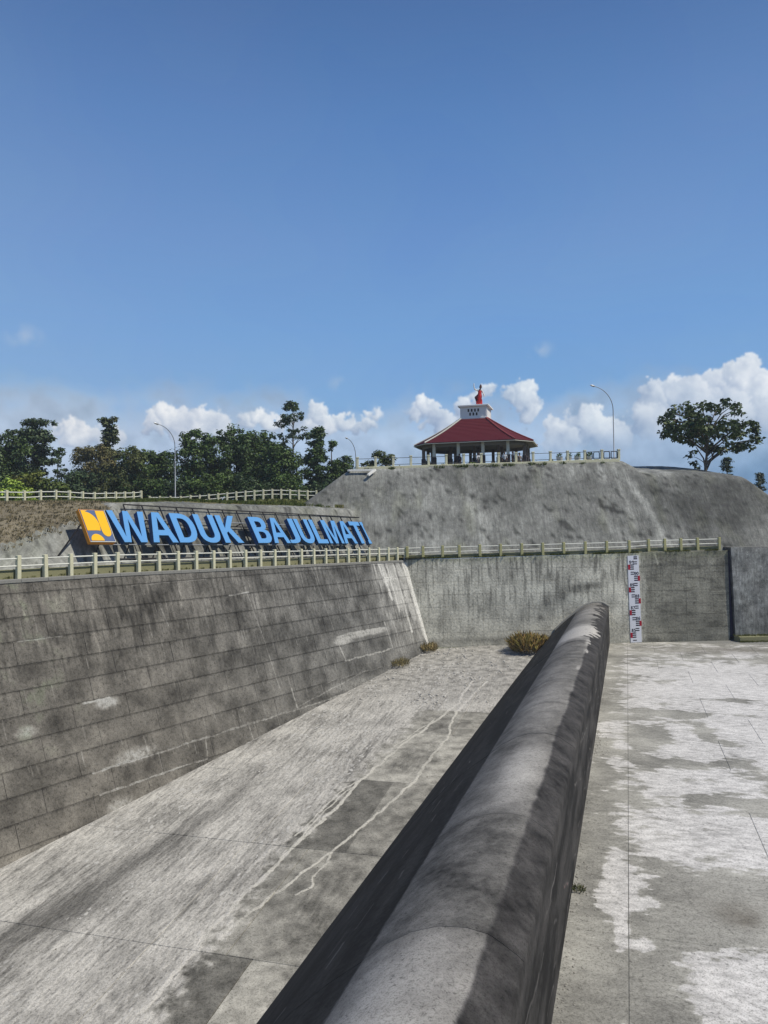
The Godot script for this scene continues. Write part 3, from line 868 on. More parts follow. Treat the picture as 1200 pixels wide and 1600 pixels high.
func weir():
	var w := 2048; var h := 384
	var s0 := 4.0; var sl := 60.0
	# run of the profile, measured along it
	var run := [0.0]
	for i in range(1, crest.size()): run.append(run[-1] + Vector2(crest[i][0] - crest[i - 1][0], crest[i][1] - crest[i - 1][1]).length())
	var total := 11.2
	var kx := w / sl; var ky := h / total
	var at := func(s: float, g: float) -> Vector2: return Vector2((s - s0) * kx, g * ky)
	var ga := 3.56     # dark shoulder | pale crest
	var gb := 5.61     # pale crest | dark downstream face
	var pale := field(w, h)
	for p in [[47.0,4.35,2.7,1.3,1.35], [45.0,4.5,1.5,0.9,0.8], [57.0,4.3,4.5,0.9,0.4], [19.2,4.1,2.4,0.5,0.75], [27.0,4.3,3.2,0.7,0.3], [33.0,4.4,2.6,0.7,0.2], [9.0,4.5,2.2,0.9,0.6], [6.0,4.5,2.2,0.9,0.5], [42.0,3.55,1.3,0.16,0.75], [39.0,3.5,0.8,0.12,0.7], [34.2,3.6,0.5,0.1,0.6]]:
		blob(pale, w, h, (p[0] - s0) * kx, p[1] * ky, p[2] * kx, p[3] * ky, p[4], 0.2)
	var darkb := field(w, h)
	for p in [[13.8,4.5,1.9,1.0,0.75], [21.9,4.7,0.9,1.2,0.6], [17.5,5.2,2.5,0.35,0.4], [30.6,4.8,0.8,1.1,0.45], [42.0,4.6,0.5,1.1,0.5], [24.5,5.3,1.6,0.4,0.4], [11.2,5.0,0.6,0.9,0.4], [37.0,5.0,2.2,0.5,0.3], [12.6,3.9,0.8,0.4,0.4]]:
		blob(darkb, w, h, (p[0] - s0) * kx, p[1] * ky, p[2] * kx, p[3] * ky, p[4])
	var scr := field(w, h)
	for k in 70:       # scrapes on the upstream face
		var s := rng.randf_range(8.0, 58.0); var g := rng.randf_range(0.1, 2.7)
		var ln := rng.randf_range(0.3, 1.8)
		stroke(scr, w, h, [at.call(s, g), at.call(s + ln, g + rng.randf_range(-0.25, 0.1))], 0.7, rng.randf_range(0.3, 0.9), 3.0, 1.6, k)
	for k in 60:       # and on the downstream face
		var s := rng.randf_range(8.0, 56.0); var g := rng.randf_range(6.2, 8.6)
		stroke(scr, w, h, [at.call(s, g), at.call(s + rng.randf_range(0.2, 1.0), g + rng.randf_range(-0.1, 0.1))], 0.7, rng.randf_range(0.3, 0.8), 2.0, 1.6, k + 100)
	stroke(scr, w, h, [at.call(46.5, 7.5), at.call(51.5, 7.4)], 0.9, 1.0, 3.0, 1.6, 9)
	var n1 := nz(w, h, 0.028, 6, 61)
	var n2 := nz(w, h, 0.12, 4, 62)
	var n3 := nz(w, h, 0.05, 5, 63, 1.0, 3.0)
	var n4 := nz(w, h, 0.03, 5, 64, 5.0, 1.0)
	var bay_tone := [0.17, 0.165, 0.125, 0.15, 0.135, 0.15, 0.13, 0.14, 0.17, 0.15, 0.16]
	var by := PackedByteArray(); by.resize(w * h * 3)
	var joints := [5.4, 11.4, 16.2, 22.8, 27.0, 31.3, 36.8, 42.4, 49.2, 55.5]
	for x in w:
		var s := s0 + x / kx
		var jd := 9.0
		var bay := 0
		for j in joints:
			jd = minf(jd, absf(s - j))
			if s > j: bay += 1
		for y in h:
			var i := y * w + x
			var g := y / ky
			var top: float = bay_tone[bay] + 0.24 * pale[i] - 0.06 * darkb[i] + (n1[i] - 128) * 0.0005 + (n2[i] - 128) * 0.00025
			top *= 1.22 * (1.0 - 0.10 * sm(4.8, 5.5, g))
			if jd < 0.3: top *= 0.78 + 0.73 * jd
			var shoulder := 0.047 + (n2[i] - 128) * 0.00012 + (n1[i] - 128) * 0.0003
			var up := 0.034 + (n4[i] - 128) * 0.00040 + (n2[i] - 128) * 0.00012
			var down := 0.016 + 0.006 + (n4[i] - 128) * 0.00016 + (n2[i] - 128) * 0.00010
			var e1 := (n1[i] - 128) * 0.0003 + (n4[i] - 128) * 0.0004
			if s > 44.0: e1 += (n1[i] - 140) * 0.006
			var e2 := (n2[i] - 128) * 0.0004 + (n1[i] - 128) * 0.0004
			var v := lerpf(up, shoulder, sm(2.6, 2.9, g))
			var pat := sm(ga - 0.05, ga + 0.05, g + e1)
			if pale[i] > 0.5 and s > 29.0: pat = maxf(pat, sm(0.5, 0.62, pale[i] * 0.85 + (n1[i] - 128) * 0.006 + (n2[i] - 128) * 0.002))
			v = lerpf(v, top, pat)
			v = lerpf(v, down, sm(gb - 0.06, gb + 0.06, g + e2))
			var sc := scr[i]
			v = lerpf(v, 0.34, sc * 0.55)
			v = clampf(v, 0.012, 0.5)
			var red := 0.0
			if g < 1.4 and s < 19.0 and sc > 0.3 and n4[i] > 150: red = 0.35
			put(by, i, v * (1.02 + red), v * lerpf(0.97, 0.985, pat) * (1.0 - red * 0.4), v * lerpf(0.95, 0.915, pat) * (1.0 - red * 0.4))
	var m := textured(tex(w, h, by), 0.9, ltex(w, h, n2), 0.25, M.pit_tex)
	var t := thing("spillway_weir", "long concrete weir crest with rounded pale top and black-stained flanks dividing the basin", "weir")
	var cuts := [-12.0, -6.0, -0.4]
	cuts.append_array(joints)
	cuts.append(66.0)
	for k in cuts.size() - 1:
		var a: float = cuts[k] + 0.006; var b: float = cuts[k + 1] - 0.006
		var lift := rng.randf_range(-0.008, 0.008)
		var st := begin()
		st.set_smooth_group(0)
		var steps := 4
		for q in steps:
			var sa := lerpf(a, b, float(q) / steps); var sb := lerpf(a, b, float(q + 1) / steps)
			for i in crest.size() - 1:
				st.set_smooth_group(0 if i < 3 else (1 if i < 7 else (2 if i < 13 else 3)))
				for o in [[sa, i], [sb, i + 1], [sb, i], [sa, i], [sa, i + 1], [sb, i + 1]]:
					var c = crest[o[1]]
					var p := P3(o[0], c[0], c[1] + lift)
					st.set_uv(Vector2((o[0] - s0) / sl, run[o[1]] / total)); st.set_uv2(Vector2(o[0], run[o[1]]) * 0.36)
					st.add_vertex(p)
		st.set_smooth_group(-1)
		for e in [a, b]:
			for i in range(0, crest.size() - 1):
				var c0 = crest[i]; var c1 = crest[i + 1]
				var p0 := P3(e, c0[0], c0[1] + lift); var p1 := P3(e, c1[0], c1[1] + lift)
				var d0 := P3(e, c0[0], -7.5); var d1 := P3(e, c1[0], -7.5)
				for v in ([p0, p1, d1, p0, d1, d0] if e == a else [p0, d1, p1, p0, d0, d1]):
					st.set_uv(Vector2((e - s0) / sl, run[i] / total)); st.set_uv2(Vector2(v.y, run[i]) * 0.5); st.add_vertex(v)
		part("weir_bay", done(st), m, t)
	# the mortar collar where the crest runs into the end wall
	var co := begin()
	var pts := []
	for i in range(4, 18):
		var z := -1.0
		var s := 60.0
		for it in 3:
			var q := P3(s, crest[i][0], crest[i][1])
			s += (q.z - far_at(q.x, 0).z) / 0.95753
		pts.append(P3(s - 0.04, crest[i][0], crest[i][1] + 0.05))
	add_tube(co, pts, 0.11, 7)
	part("mortar_collar", done(co), M.concrete, t)

# ---------------------------------------------------------------- the battered wall on the left
const LIFTS := [6.45, 5.46, 4.5, 3.52, 2.54, 1.56, 0.58, -0.42, -1.4, -2.38, -3.36, -4.34, -5.4, -6.6]
const LW_T0 := -52.0
const LW_TL := 53.0

func left_wall():
	var w := 2048; var h := 512
	var kx := w / LW_TL; var ky := h / 13.0
	var at := func(t: float, y: float) -> Vector2: return Vector2((t - LW_T0) * kx, (7.1 - y) * ky)
	var wh := field(w, h)
	# lime: along the joints, in drips below them, and the broad run at the far corner
	for p in [[[-31.4,-1.4],[-28.5,-1.4],[-22.0,-1.4],[-14.0,-1.4],[-6.7,-1.3],1.3,0.75], [[-31.3,-2.36],[-28.0,-2.36],[-24.8,-2.36],1.2,0.8], [[-24.8,-2.36],[-24.65,-1.4],1.0,0.6], [[-21.4,-1.3],[-21.3,-2.3],1.0,0.55], [[-28.35,-0.5],[-28.3,-1.35],0.9,0.5],
		[[-31.1,1.52],[-29.7,1.52],1.3,0.8], [[-11.4,0.6],[-5.6,0.6],1.4,0.9], [[-11.7,1.95],[-11.3,0.6],1.2,0.7], [[-11.6,2.15],[-9.9,2.2],[-5.8,2.12],2.0,0.9], [[-5.7,2.5],[-5.4,0.6],1.2,0.8], [[-33.5,4.5],[-31.4,4.5],1.0,0.5], [[-18.0,-1.4],[-10.0,-0.42],0.8,0.4], [[-14.0,-0.4],[-6.0,-0.4],1.0,0.4], [[-19.1,5.8],[-18.6,3.0],[-18.2,0.0],0.8,0.4], [[-12.5,6.8],[-12.0,4.0],[-11.6,1.5],0.8,0.35], [[-25.6,5.5],[-25.3,4.3],0.8,0.4], [[-20.5,5.46],[-18.9,5.5],1.3,0.7], [[-27.0,6.4],[-22.0,6.42],0.7,0.35], [[-17.2,-0.2],[-17.1,-1.4],1.6,0.6]]:
		var pts := []
		for q in p:
			if q is Array: pts.append(at.call(q[0], q[1]))
		stroke(wh, w, h, pts, p[-2] * 1.35, p[-1], 2.0, 1.2, int(absf(pts[0].x)))
	for k in 150:
		var t := rng.randf_range(-36.0, -1.0)
		var lift: float = LIFTS[rng.randi_range(0, 8)]
		var ln := rng.randf_range(0.15, 0.8)
		stroke(wh, w, h, [at.call(t, lift), at.call(t + 0.02, lift - ln)], 0.8, rng.randf_range(0.15, 0.5), 1.0, 1.0, k)
	for p in [[-29.9,1.32,0.55,0.22,0.9], [-29.0,-1.2,1.1,0.28,0.7], [-30.4,-3.1,0.7,0.35,0.6], [-11.0,1.85,0.9,0.22,1.0], [-8.0,2.0,2.2,0.16,0.9], [-34.0,0.9,0.45,0.2,0.5], [-12.0,-0.9,2.6,0.3,0.3]]:
		blob(wh, w, h, (p[0] - LW_T0) * kx, (7.1 - p[1]) * ky, p[2] * kx, p[3] * ky, p[4], 0.5)
	var run := field(w, h)
	for p in [[-4.6,6.9,-3.9,4.0,0.16,0.7], [-3.6,6.9,-3.3,3.0,0.10,0.6], [-2.6,6.9,-2.3,1.5,0.12,0.55], [-1.2,6.9,-0.9,4.0,0.14,0.7], [-0.5,6.9,-0.35,3.4,0.45,1.0], [-0.45,4.0,-0.10,0.2,0.48,1.0], [-1.9,6.9,-1.5,2.5,0.3,0.35], [-3.2,6.9,-2.9,3.5,0.4,0.3], [-0.9,6.9,-0.6,1.0,0.3,0.35], [-4.3,6.9,-4.0,5.2,0.25,0.5], [-4.2,5.5,-2.6,5.45,0.10,0.9], [-5.2,6.9,-5.0,5.0,0.07,0.4]]:
		stroke(run, w, h, [at.call(p[0], p[1]), at.call(lerpf(p[0], p[2], 0.5), lerpf(p[1], p[3], 0.5)), at.call(p[2], p[3])], p[4] * kx, p[5], 3.0, 1.0, int(p[1] * 10 + p[0]))
	var dk := field(w, h)
	for p in [[-27.4,5.0,1.7,0.45,0.9], [-26.3,5.5,1.0,0.5,0.7], [-27.0,4.3,1.4,0.4,0.6], [-30.4,5.6,0.5,1.6,0.4], [-30.3,4.0,0.5,0.7,0.4], [-33.8,-0.7,0.7,0.7,0.5], [-29.0,1.2,1.2,0.5,0.25], [-14.0,-0.9,2.5,0.5,0.45], [-16.5,2.0,3.0,1.5,0.25], [-9.0,5.8,4.0,1.0,0.25], [-21.5,3.0,2.0,1.5,0.2], [-11.0,-0.6,3.0,0.3,0.3]]:
		blob(dk, w, h, (p[0] - LW_T0) * kx, (7.1 - p[1]) * ky, p[2] * kx, p[3] * ky, p[4])
	var n1 := nz(w, h, 0.012, 5, 81)
	var n2 := nz(w, h, 0.09, 4, 82)
	var n3 := nz(w, h, 0.08, 5, 83, 1.0, 7.0)
	var n4 := nz(w, h, 0.3, 2, 84)
	var by := PackedByteArray(); by.resize(w * h * 3)
	var ton := PackedFloat32Array()
	for k in 800: ton.append(rng.randf_range(0.84, 1.13))
	for y in h:
		var yy := 7.1 - y / ky
		var row := 0
		while row < LIFTS.size() and yy < LIFTS[row]: row += 1
		var jd := 9.0
		for L in LIFTS: jd = minf(jd, absf(yy - L))
		for x in w:
			var i := y * w + x
			var t := LW_T0 + x / kx
			var col := int((t + 52.0 - [0.0, 1.5, 0.35, 1.9][row % 4]) / 3.29 + 1.0)
			var v := 0.162 * ton[row * 20 + col]
			v *= 1.0 + (n1[i] - 128) * 0.0052 + (n2[i] - 128) * 0.0011 + (n4[i] - 128) * 0.0009
			var drip := (n3[i] / 255.0)
			v *= 1.0 - 0.38 * sm(0.52, 0.78, drip) * sm(-1.5, 6.0, yy)
			v *= 1.0 + 0.5 * sm(0.36, 0.15, drip) * sm(0.5, 6.0, yy)
			v *= 1.0 - 0.42 * sm(0.08, 0.0, jd) * (n2[i] / 140.0)
			v *= 1.0 - 0.62 * clampf(dk[i] * (0.5 + drip * 0.9), 0, 1)
			v *= lerpf(1.0, 1.0 + 0.06 * sm(-20.0, -34.0, t), 1.0)
			var far := sm(-6.2, -5.4, t + (n3[i] - 128) * 0.004) * sm(-0.5, 1.2, yy)
			v = lerpf(v, v * 1.55 + 0.10 * sm(0.6, 0.2, drip) + 0.02, far)
			var wv := clampf(wh[i] * (0.38 + n1[i] / 190.0 + (n2[i] - 128) * 0.006), 0, 1)
			v = lerpf(v, 0.48, wv * 0.9)
			var rv := clampf(run[i] * (0.45 + n3[i] / 190.0), 0, 1)
			v = lerpf(v, 0.74, rv * 0.95)
			v = clampf(v, 0.02, 0.78)
			var warm := sm(-8.0, -32.0, t) * (1.0 - wv) * (1.0 - rv)
			var green := sm(0.55, 0.8, n1[i] / 255.0) * sm(-30.0, -33.0, t) * sm(-1.0, 2.0, yy) * 0.10
			put(by, i, v * (1.0 + 0.05 * warm - green), v * (0.995 - 0.01 * warm), v * (0.945 - 0.08 * warm - green))
	var m := textured(tex(w, h, by), 0.93, ltex(w, h, n2), 1.5, M.pit_tex)
	var wallt := thing("retaining_wall", "tall battered concrete wall of stained cast panels below the letter sign", "wall")
	var ts := [-52.0]
	while ts[-1] < -4.0: ts.append(ts[-1] + 3.29)
	ts[-1] = 0.15
	var jit := []
	for k in 400: jit.append(rng.randf_range(-0.35, 0.35))
	for r in LIFTS.size():
		for k in ts.size() - 1:
			var g := 0.006
			var out := rng.randf_range(-0.008, 0.008)
			var sh: float = [0.0, 1.5, 0.35, 1.9][r % 4]
			var t0: float = ts[k] + 0.007 + (sh if k > 0 else 0.0) + jit[r * 20 + k] * (1.0 if k > 0 else 0.0); var t1: float = ts[k + 1] - 0.007 + (sh + jit[r * 20 + k + 1] if k < ts.size() - 2 else 0.0)
			var top0: float = wall_top(t0) if r == 0 else LIFTS[r - 1]
			var top1: float = wall_top(t1) if r == 0 else LIFTS[r - 1]
			var y_lo: float = (LIFTS[r] + g * 0.7)
			var y_h0 := top0 - (g * 0.7 if r > 0 else 0.0); var y_h1 := top1 - (g * 0.7 if r > 0 else 0.0)
			var c := [[t0, y_h0], [t1, y_h1], [t1, y_lo], [t0, y_lo]]
			part("cast_panel", face_panel(c, func(t, y, o): return wall_at(t, y, o), out, 0.05, 0.008, func(t, y): return Vector2((t - LW_T0) / LW_TL, (7.1 - y) / 13.0)), m, wallt)
	# the body of the wall behind the panels
	var st := begin()
	st.set_smooth_group(-1)
	for k in range(0, 26):
		var ta := -52.0 + k * 2.0; var tb := ta + 2.0
		if k == 25: tb = 0.2
		var f0 := wall_at(ta, wall_top(ta) - 0.01, -0.045); var f1 := wall_at(tb, wall_top(tb) - 0.01, -0.045)
		var l0 := wall_at(ta, -7.0, -0.045); var l1 := wall_at(tb, -7.0, -0.045)
		quad(st, f0, f1, l1, l0)
		var k0 := f0 + WB * 0.9; var k1 := f1 + WB * 0.9
		quad(st, k0, k1, f1, f0)
	part("wall_core", done(st), M.concrete, wallt)

func face_panel(c: Array, place: Callable, out: float, deep: float, bevel: float, uvf: Callable) -> ArrayMesh:
	var st := begin()
	st.set_smooth_group(-1)
	var mid := Vector2.ZERO
	for p in c: mid += Vector2(p[0], p[1]) / c.size()
	var ring := [[], [], []]
	for p in c:
		var q := Vector2(p[0], p[1])
		var inn := Vector2(q.x + signf(mid.x - q.x) * bevel, q.y + signf(mid.y - q.y) * bevel)
		ring[0].append([inn, place.call(inn.x, inn.y, out)])
		ring[1].append([q, place.call(q.x, q.y, out - bevel)])
		ring[2].append([q, place.call(q.x, q.y, out - deep)])
	var add := func(e):
		st.set_uv(uvf.call(e[0].x, e[0].y)); st.set_uv2(e[0] * 0.17); st.add_vertex(e[1])
	for i in range(1, c.size() - 1):
		add.call(ring[0][0]); add.call(ring[0][i]); add.call(ring[0][i + 1])
	for k in 2:
		for i in c.size():
			var j := (i + 1) % c.size()
			for e in [ring[k][i], ring[k + 1][i], ring[k + 1][j], ring[k][i], ring[k + 1][j], ring[k][j]]: add.call(e)
	return done(st)

func far_wall():
	var w := 1024; var h := 256
	var x0 := 0.5; var xl := 27.0
	var kx := w / xl; var ky := h / 7.4
	var n1 := nz(w, h, 0.012, 5, 91)
	var n2 := nz(w, h, 0.12, 4, 92)
	var n3 := nz(w, h, 0.07, 5, 93, 1.0, 9.0)
	var n4 := nz(w, h, 0.06, 4, 94, 7.0, 1.0)
	var run := field(w, h)
	for k in 46:
		var x := rng.randf_range(1.5, 17.5)
		var ln := rng.randf_range(1.0, 6.6)
		stroke(run, w, h, [Vector2((x - x0) * kx, 0.35 * ky), Vector2((x - x0 + rng.randf_range(-0.1, 0.1)) * kx, (0.4 + ln) * ky)], rng.randf_range(0.7, 2.6), rng.randf_range(0.2, 0.75), 2.0, 1.0, k)
	stroke(run, w, h, [Vector2((19.95 - x0) * kx, 0.4 * ky), Vector2((20.1 - x0) * kx, 6.4 * ky)], 4.5, 0.55, 2.0, 1.0, 3)
	stroke(run, w, h, [Vector2((21.0 - x0) * kx, 0.4 * ky), Vector2((21.25 - x0) * kx, 1.3 * ky)], 3.0, 0.9, 1.0, 1.0, 4)
	for k in 16:
		var x := rng.randf_range(23.0, 26.5); var y := rng.randf_range(1.5, 5.5)
		stroke(run, w, h, [Vector2((x - x0) * kx, y * ky), Vector2((x + rng.randf_range(0.3, 1.4) - x0) * kx, y * ky)], 0.8, rng.randf_range(0.3, 0.8), 1.0, 1.0, k + 20)
	var dk := field(w, h)
	for p in [[13.6,3.6,0.5,0.7,0.8], [14.8,3.2,0.9,0.35,0.9], [12.4,4.0,0.3,0.7,0.7], [15.8,2.9,1.2,0.25,0.7], [11.9,5.3,0.3,0.3,0.7], [6.0,0.7,4.0,0.35,0.4], [14.0,0.9,3.0,0.4,0.35], [14.6,6.2,0.5,0.7,0.5], [17.6,4.2,0.35,0.8,0.35], [24.0,6.0,3.0,1.0,0.25], [8.0,6.9,6.0,0.25,0.5], [26.6,1.2,0.5,0.8,0.6]]:
		blob(dk, w, h, (p[0] - x0) * kx, p[1] * ky, p[2] * kx, p[3] * ky, p[4])
	var by := PackedByteArray(); by.resize(w * h * 3)
	for y in h:
		var yy := 7.4 - y / ky
		for x in w:
			var i := y * w + x
			var xx := x0 + x / kx
			var right := sm(19.6, 20.4, xx + (n1[i] - 128) * 0.006)
			var v := lerpf(0.60, 0.27, right)
			v *= 1.0 + (n1[i] - 128) * 0.003 + (n2[i] - 128) * 0.0014
			var drip := n3[i] / 255.0
			v *= 1.0 - 0.5 * sm(0.48, 0.75, drip) * sm(-1.0, 6.0, yy) * (1.0 - right * 0.5)
			v *= 1.0 - 0.30 * right * sm(0.5, 0.75, n4[i] / 255.0)
			v *= 1.0 - 0.65 * clampf(dk[i] * (0.4 + n2[i] / 160.0), 0, 1)
			v *= 1.0 - 0.25 * sm(0.6, 0.0, yy)
			v *= 1.0 - 0.22 * sm(0.06, 0.0, absf(fposmod(yy + 0.05, 0.95) - 0.0)) * (n2[i] / 140.0)
			v = lerpf(v, 0.50, clampf(run[i] * (0.3 + n3[i] / 200.0), 0, 1) * 0.75)
			v = clampf(v, 0.03, 0.75)
			var gr := 0.5 * sm(6.3, 7.0, yy + (n2[i] - 128) * 0.004)
			put(by, i, v * lerpf(1.02, 0.72, gr), v * lerpf(1.0, 0.78, gr), v * lerpf(0.865, 0.45, gr) * lerpf(1.0, 0.97, right))
	var m := textured(tex(w, h, by), 0.93, ltex(w, h, n2), 1.5, M.pit_tex)
	var t := thing("end_wall", "grey concrete wall across the end of the basin with vertical water streaks", "wall")
	var xs := [0.8, 4.4, 7.5, 10.6, 13.7, 16.8, 20.0, 23.5, 26.95]
	var ys := [6.85, 5.9, 4.95, 4.0, 3.05, 2.1, 1.1, -0.1]
	for r in ys.size() - 1:
		for k in xs.size() - 1:
			var g := 0.005
			var a: float = xs[k] + g; var b: float = xs[k + 1] - g
			var hi: float = ys[r] - (g if r > 0 else 0.0); var lo: float = ys[r + 1] + g
			var hi2 := hi
			if r == 0:
				hi = 6.72 + 0.014 * (a - 4.0) if a < 20.0 else 6.98; hi2 = 6.72 + 0.014 * (b - 4.0) if a < 20.0 else 7.03
			part("cast_panel", face_panel([[a, hi], [b, hi2], [b, lo], [a, lo]], func(x, y, o): return far_at(x, y, o), rng.randf_range(-0.004, 0.004), 0.05, 0.008, func(x, y): return Vector2((x - x0) / xl, (7.4 - y) / 7.4)), m, t)
	var st := begin()
	add_box(st, Transform3D(Basis(Vector3(0.9972, 0, -0.0748), Vector3.UP, Vector3(0.0748, 0, 0.9972)), far_at(13.9, -0.5, -0.55)), Vector3(26.2, 7.2, 1.0))
	part("wall_core", done(st), M.concrete, t)
	# the next block, beyond the open joint
	var t2 := thing("end_wall_block", "paler concrete wall block on the right beyond a dark open joint", "wall")
	st = begin()
	var rows := 14; var cols := 40
	st.set_smooth_group(0)
	var nn := FastNoiseLite.new(); nn.seed = 3; nn.frequency = 0.5; nn.fractal_octaves = 4
	var pos := func(i: int, j: int) -> Vector3:
		var y := 7.28 * j / rows - 0.05 + (0.05 if j == rows else 0.0)
		var x := 27.28 + i * 0.4 - (0.20 * (y / 7.2) if i == 0 else 0.0)
		return far_at(x, y, 0.30 + 0.05 * nn.get_noise_2d(x, y) - (0.06 if j == rows or i == 0 else 0.0))
	for i in cols:
		for j in rows:
			for o in [[0, 1], [1, 1], [1, 0], [0, 1], [1, 0], [0, 0]]:
				var p: Vector3 = pos.call(i + o[0], j + o[1])
				var v := 0.34 + 0.16 * nn.get_noise_2d(p.x * 1.4 + 7.0, p.y * 1.8)
				if p.y < 2.2: v *= 0.82
				st.set_color(Color(v * 0.97, v, v * 0.98)); st.add_vertex(p)
	st.set_smooth_group(-1)
	for i in cols:
		st.set_color(Color(0.28, 0.28, 0.26))
		quad(st, pos.call(i, rows) - Vector3(0, 0, 1.5), pos.call(i + 1, rows) - Vector3(0, 0, 1.5), pos.call(i + 1, rows), pos.call(i, rows))
	for j in rows:
		st.set_color(Color(0.2, 0.2, 0.2))
		quad(st, pos.call(0, j + 1) - Vector3(0, 0, 1.5), pos.call(0, j + 1), pos.call(0, j), pos.call(0, j) - Vector3(0, 0, 1.5))
	part("block_face", done(st), M.shotcrete, t2)
	# mossy ledge at its foot
	st = begin()
	add_box(st, Transform3D(Basis(Vector3(0.9972, 0, -0.0748), Vector3.UP, Vector3(0.0748, 0, 0.9972)), far_at(34.6, 0.0, 0.65)), Vector3(15.0, 0.42, 0.9), 0.06)
	part("foot_ledge", done(st), M.moss, t2)
	# rubber water stop in the joint
	st = begin()
	add_prism(st, PackedVector2Array([Vector2(-0.13, 7.0), Vector2(-0.06, 7.0), Vector2(0.02, 3.4), Vector2(0.15, 0.25), Vector2(-0.14, 0.25), Vector2(-0.12, 3.4)]), far_at(27.1, 0, -0.1), Vector3(0.9972, 0, -0.0748), Vector3.UP, Vector3(0.0748, 0, 0.9972) * 0.08)
	tag(part("joint_filler", done(st), mat(Color(0.018, 0.017, 0.04), 0.7), t2), "dark blue-black filler in the open joint")
	# the paved strip behind both walls
	st = begin()
	st.set_smooth_group(-1)
	quad(st, behind(-52, 3.0, 6.93), behind(0.9, 3.0, 6.93), behind(0.3, 0.6, 6.93), behind(-52, 0.6, 6.93))
	quad(st, far_at(0.5, 6.93, -1.3), far_at(27.2, 6.93, -1.3), far_at(27.2, 6.93, -0.3), far_at(0.5, 6.93, -0.3))
	quad(st, Vector3(-3.5, 6.91, -66.5), Vector3(3.6, 6.91, -66.5), Vector3(3.6, 6.91, -61.75), Vector3(-3.5, 6.91, -59.0))
	struct("terrace_path", done(st), M.moss)

# ---------------------------------------------------------------- railings
func railing(called: String, label: String, posts: Array, hgt: float, wid: float, levels: Array, post_mat: Material, pipe_r: float, cap := 0.0, group := "", rail_mat: Material = null) -> Node3D:
	var t := thing(called, label, "railing", Vector3.ZERO, 0.0, group)
	var st := begin()
	add_box(st, Transform3D(), Vector3(wid, hgt, wid), wid * 0.1)
	if cap > 0.0: add_box(st, Transform3D(Basis(), Vector3(0, hgt - 0.002, 0)), Vector3(wid + cap, 0.09, wid + cap), 0.02)
	var pm := done(st)
	var tubes := []
	for lv in levels: tubes.append([])
	for i in posts.size():
		var a: Vector3 = posts[maxi(i - 1, 0)]; var b: Vector3 = posts[mini(i + 1, posts.size() - 1)]
		var yaw := atan2(b.x - a.x, b.z - a.z)
		part("post", pm, post_mat, t, Transform3D(Basis(Vector3.UP, yaw + rng.randf_range(-0.03, 0.03)) * Basis(Vector3.RIGHT, rng.randf_range(-0.012, 0.012)), posts[i]))
		for k in levels.size(): tubes[k].append(posts[i] + Vector3(0, levels[k], 0))
	for k in levels.size():
		st = begin()
		add_tube(st, tubes[k], pipe_r, 8)
		part("rail", done(st), rail_mat if rail_mat else M.pipe, t)
	return t

func kerb_run(pts: Array, w: float, h: float) -> ArrayMesh:
	var st := begin()
	for i in pts.size() - 1:
		var a: Vector3 = pts[i]; var b: Vector3 = pts[i + 1]
		var x := (b - a); var ln := x.length(); x /= ln
		var z := x.cross(Vector3.UP).normalized()
		add_box(st, Transform3D(Basis(x, z.cross(x), z), (a + b) / 2), Vector3(ln - 0.004, h, w), 0.02)
	return done(st)

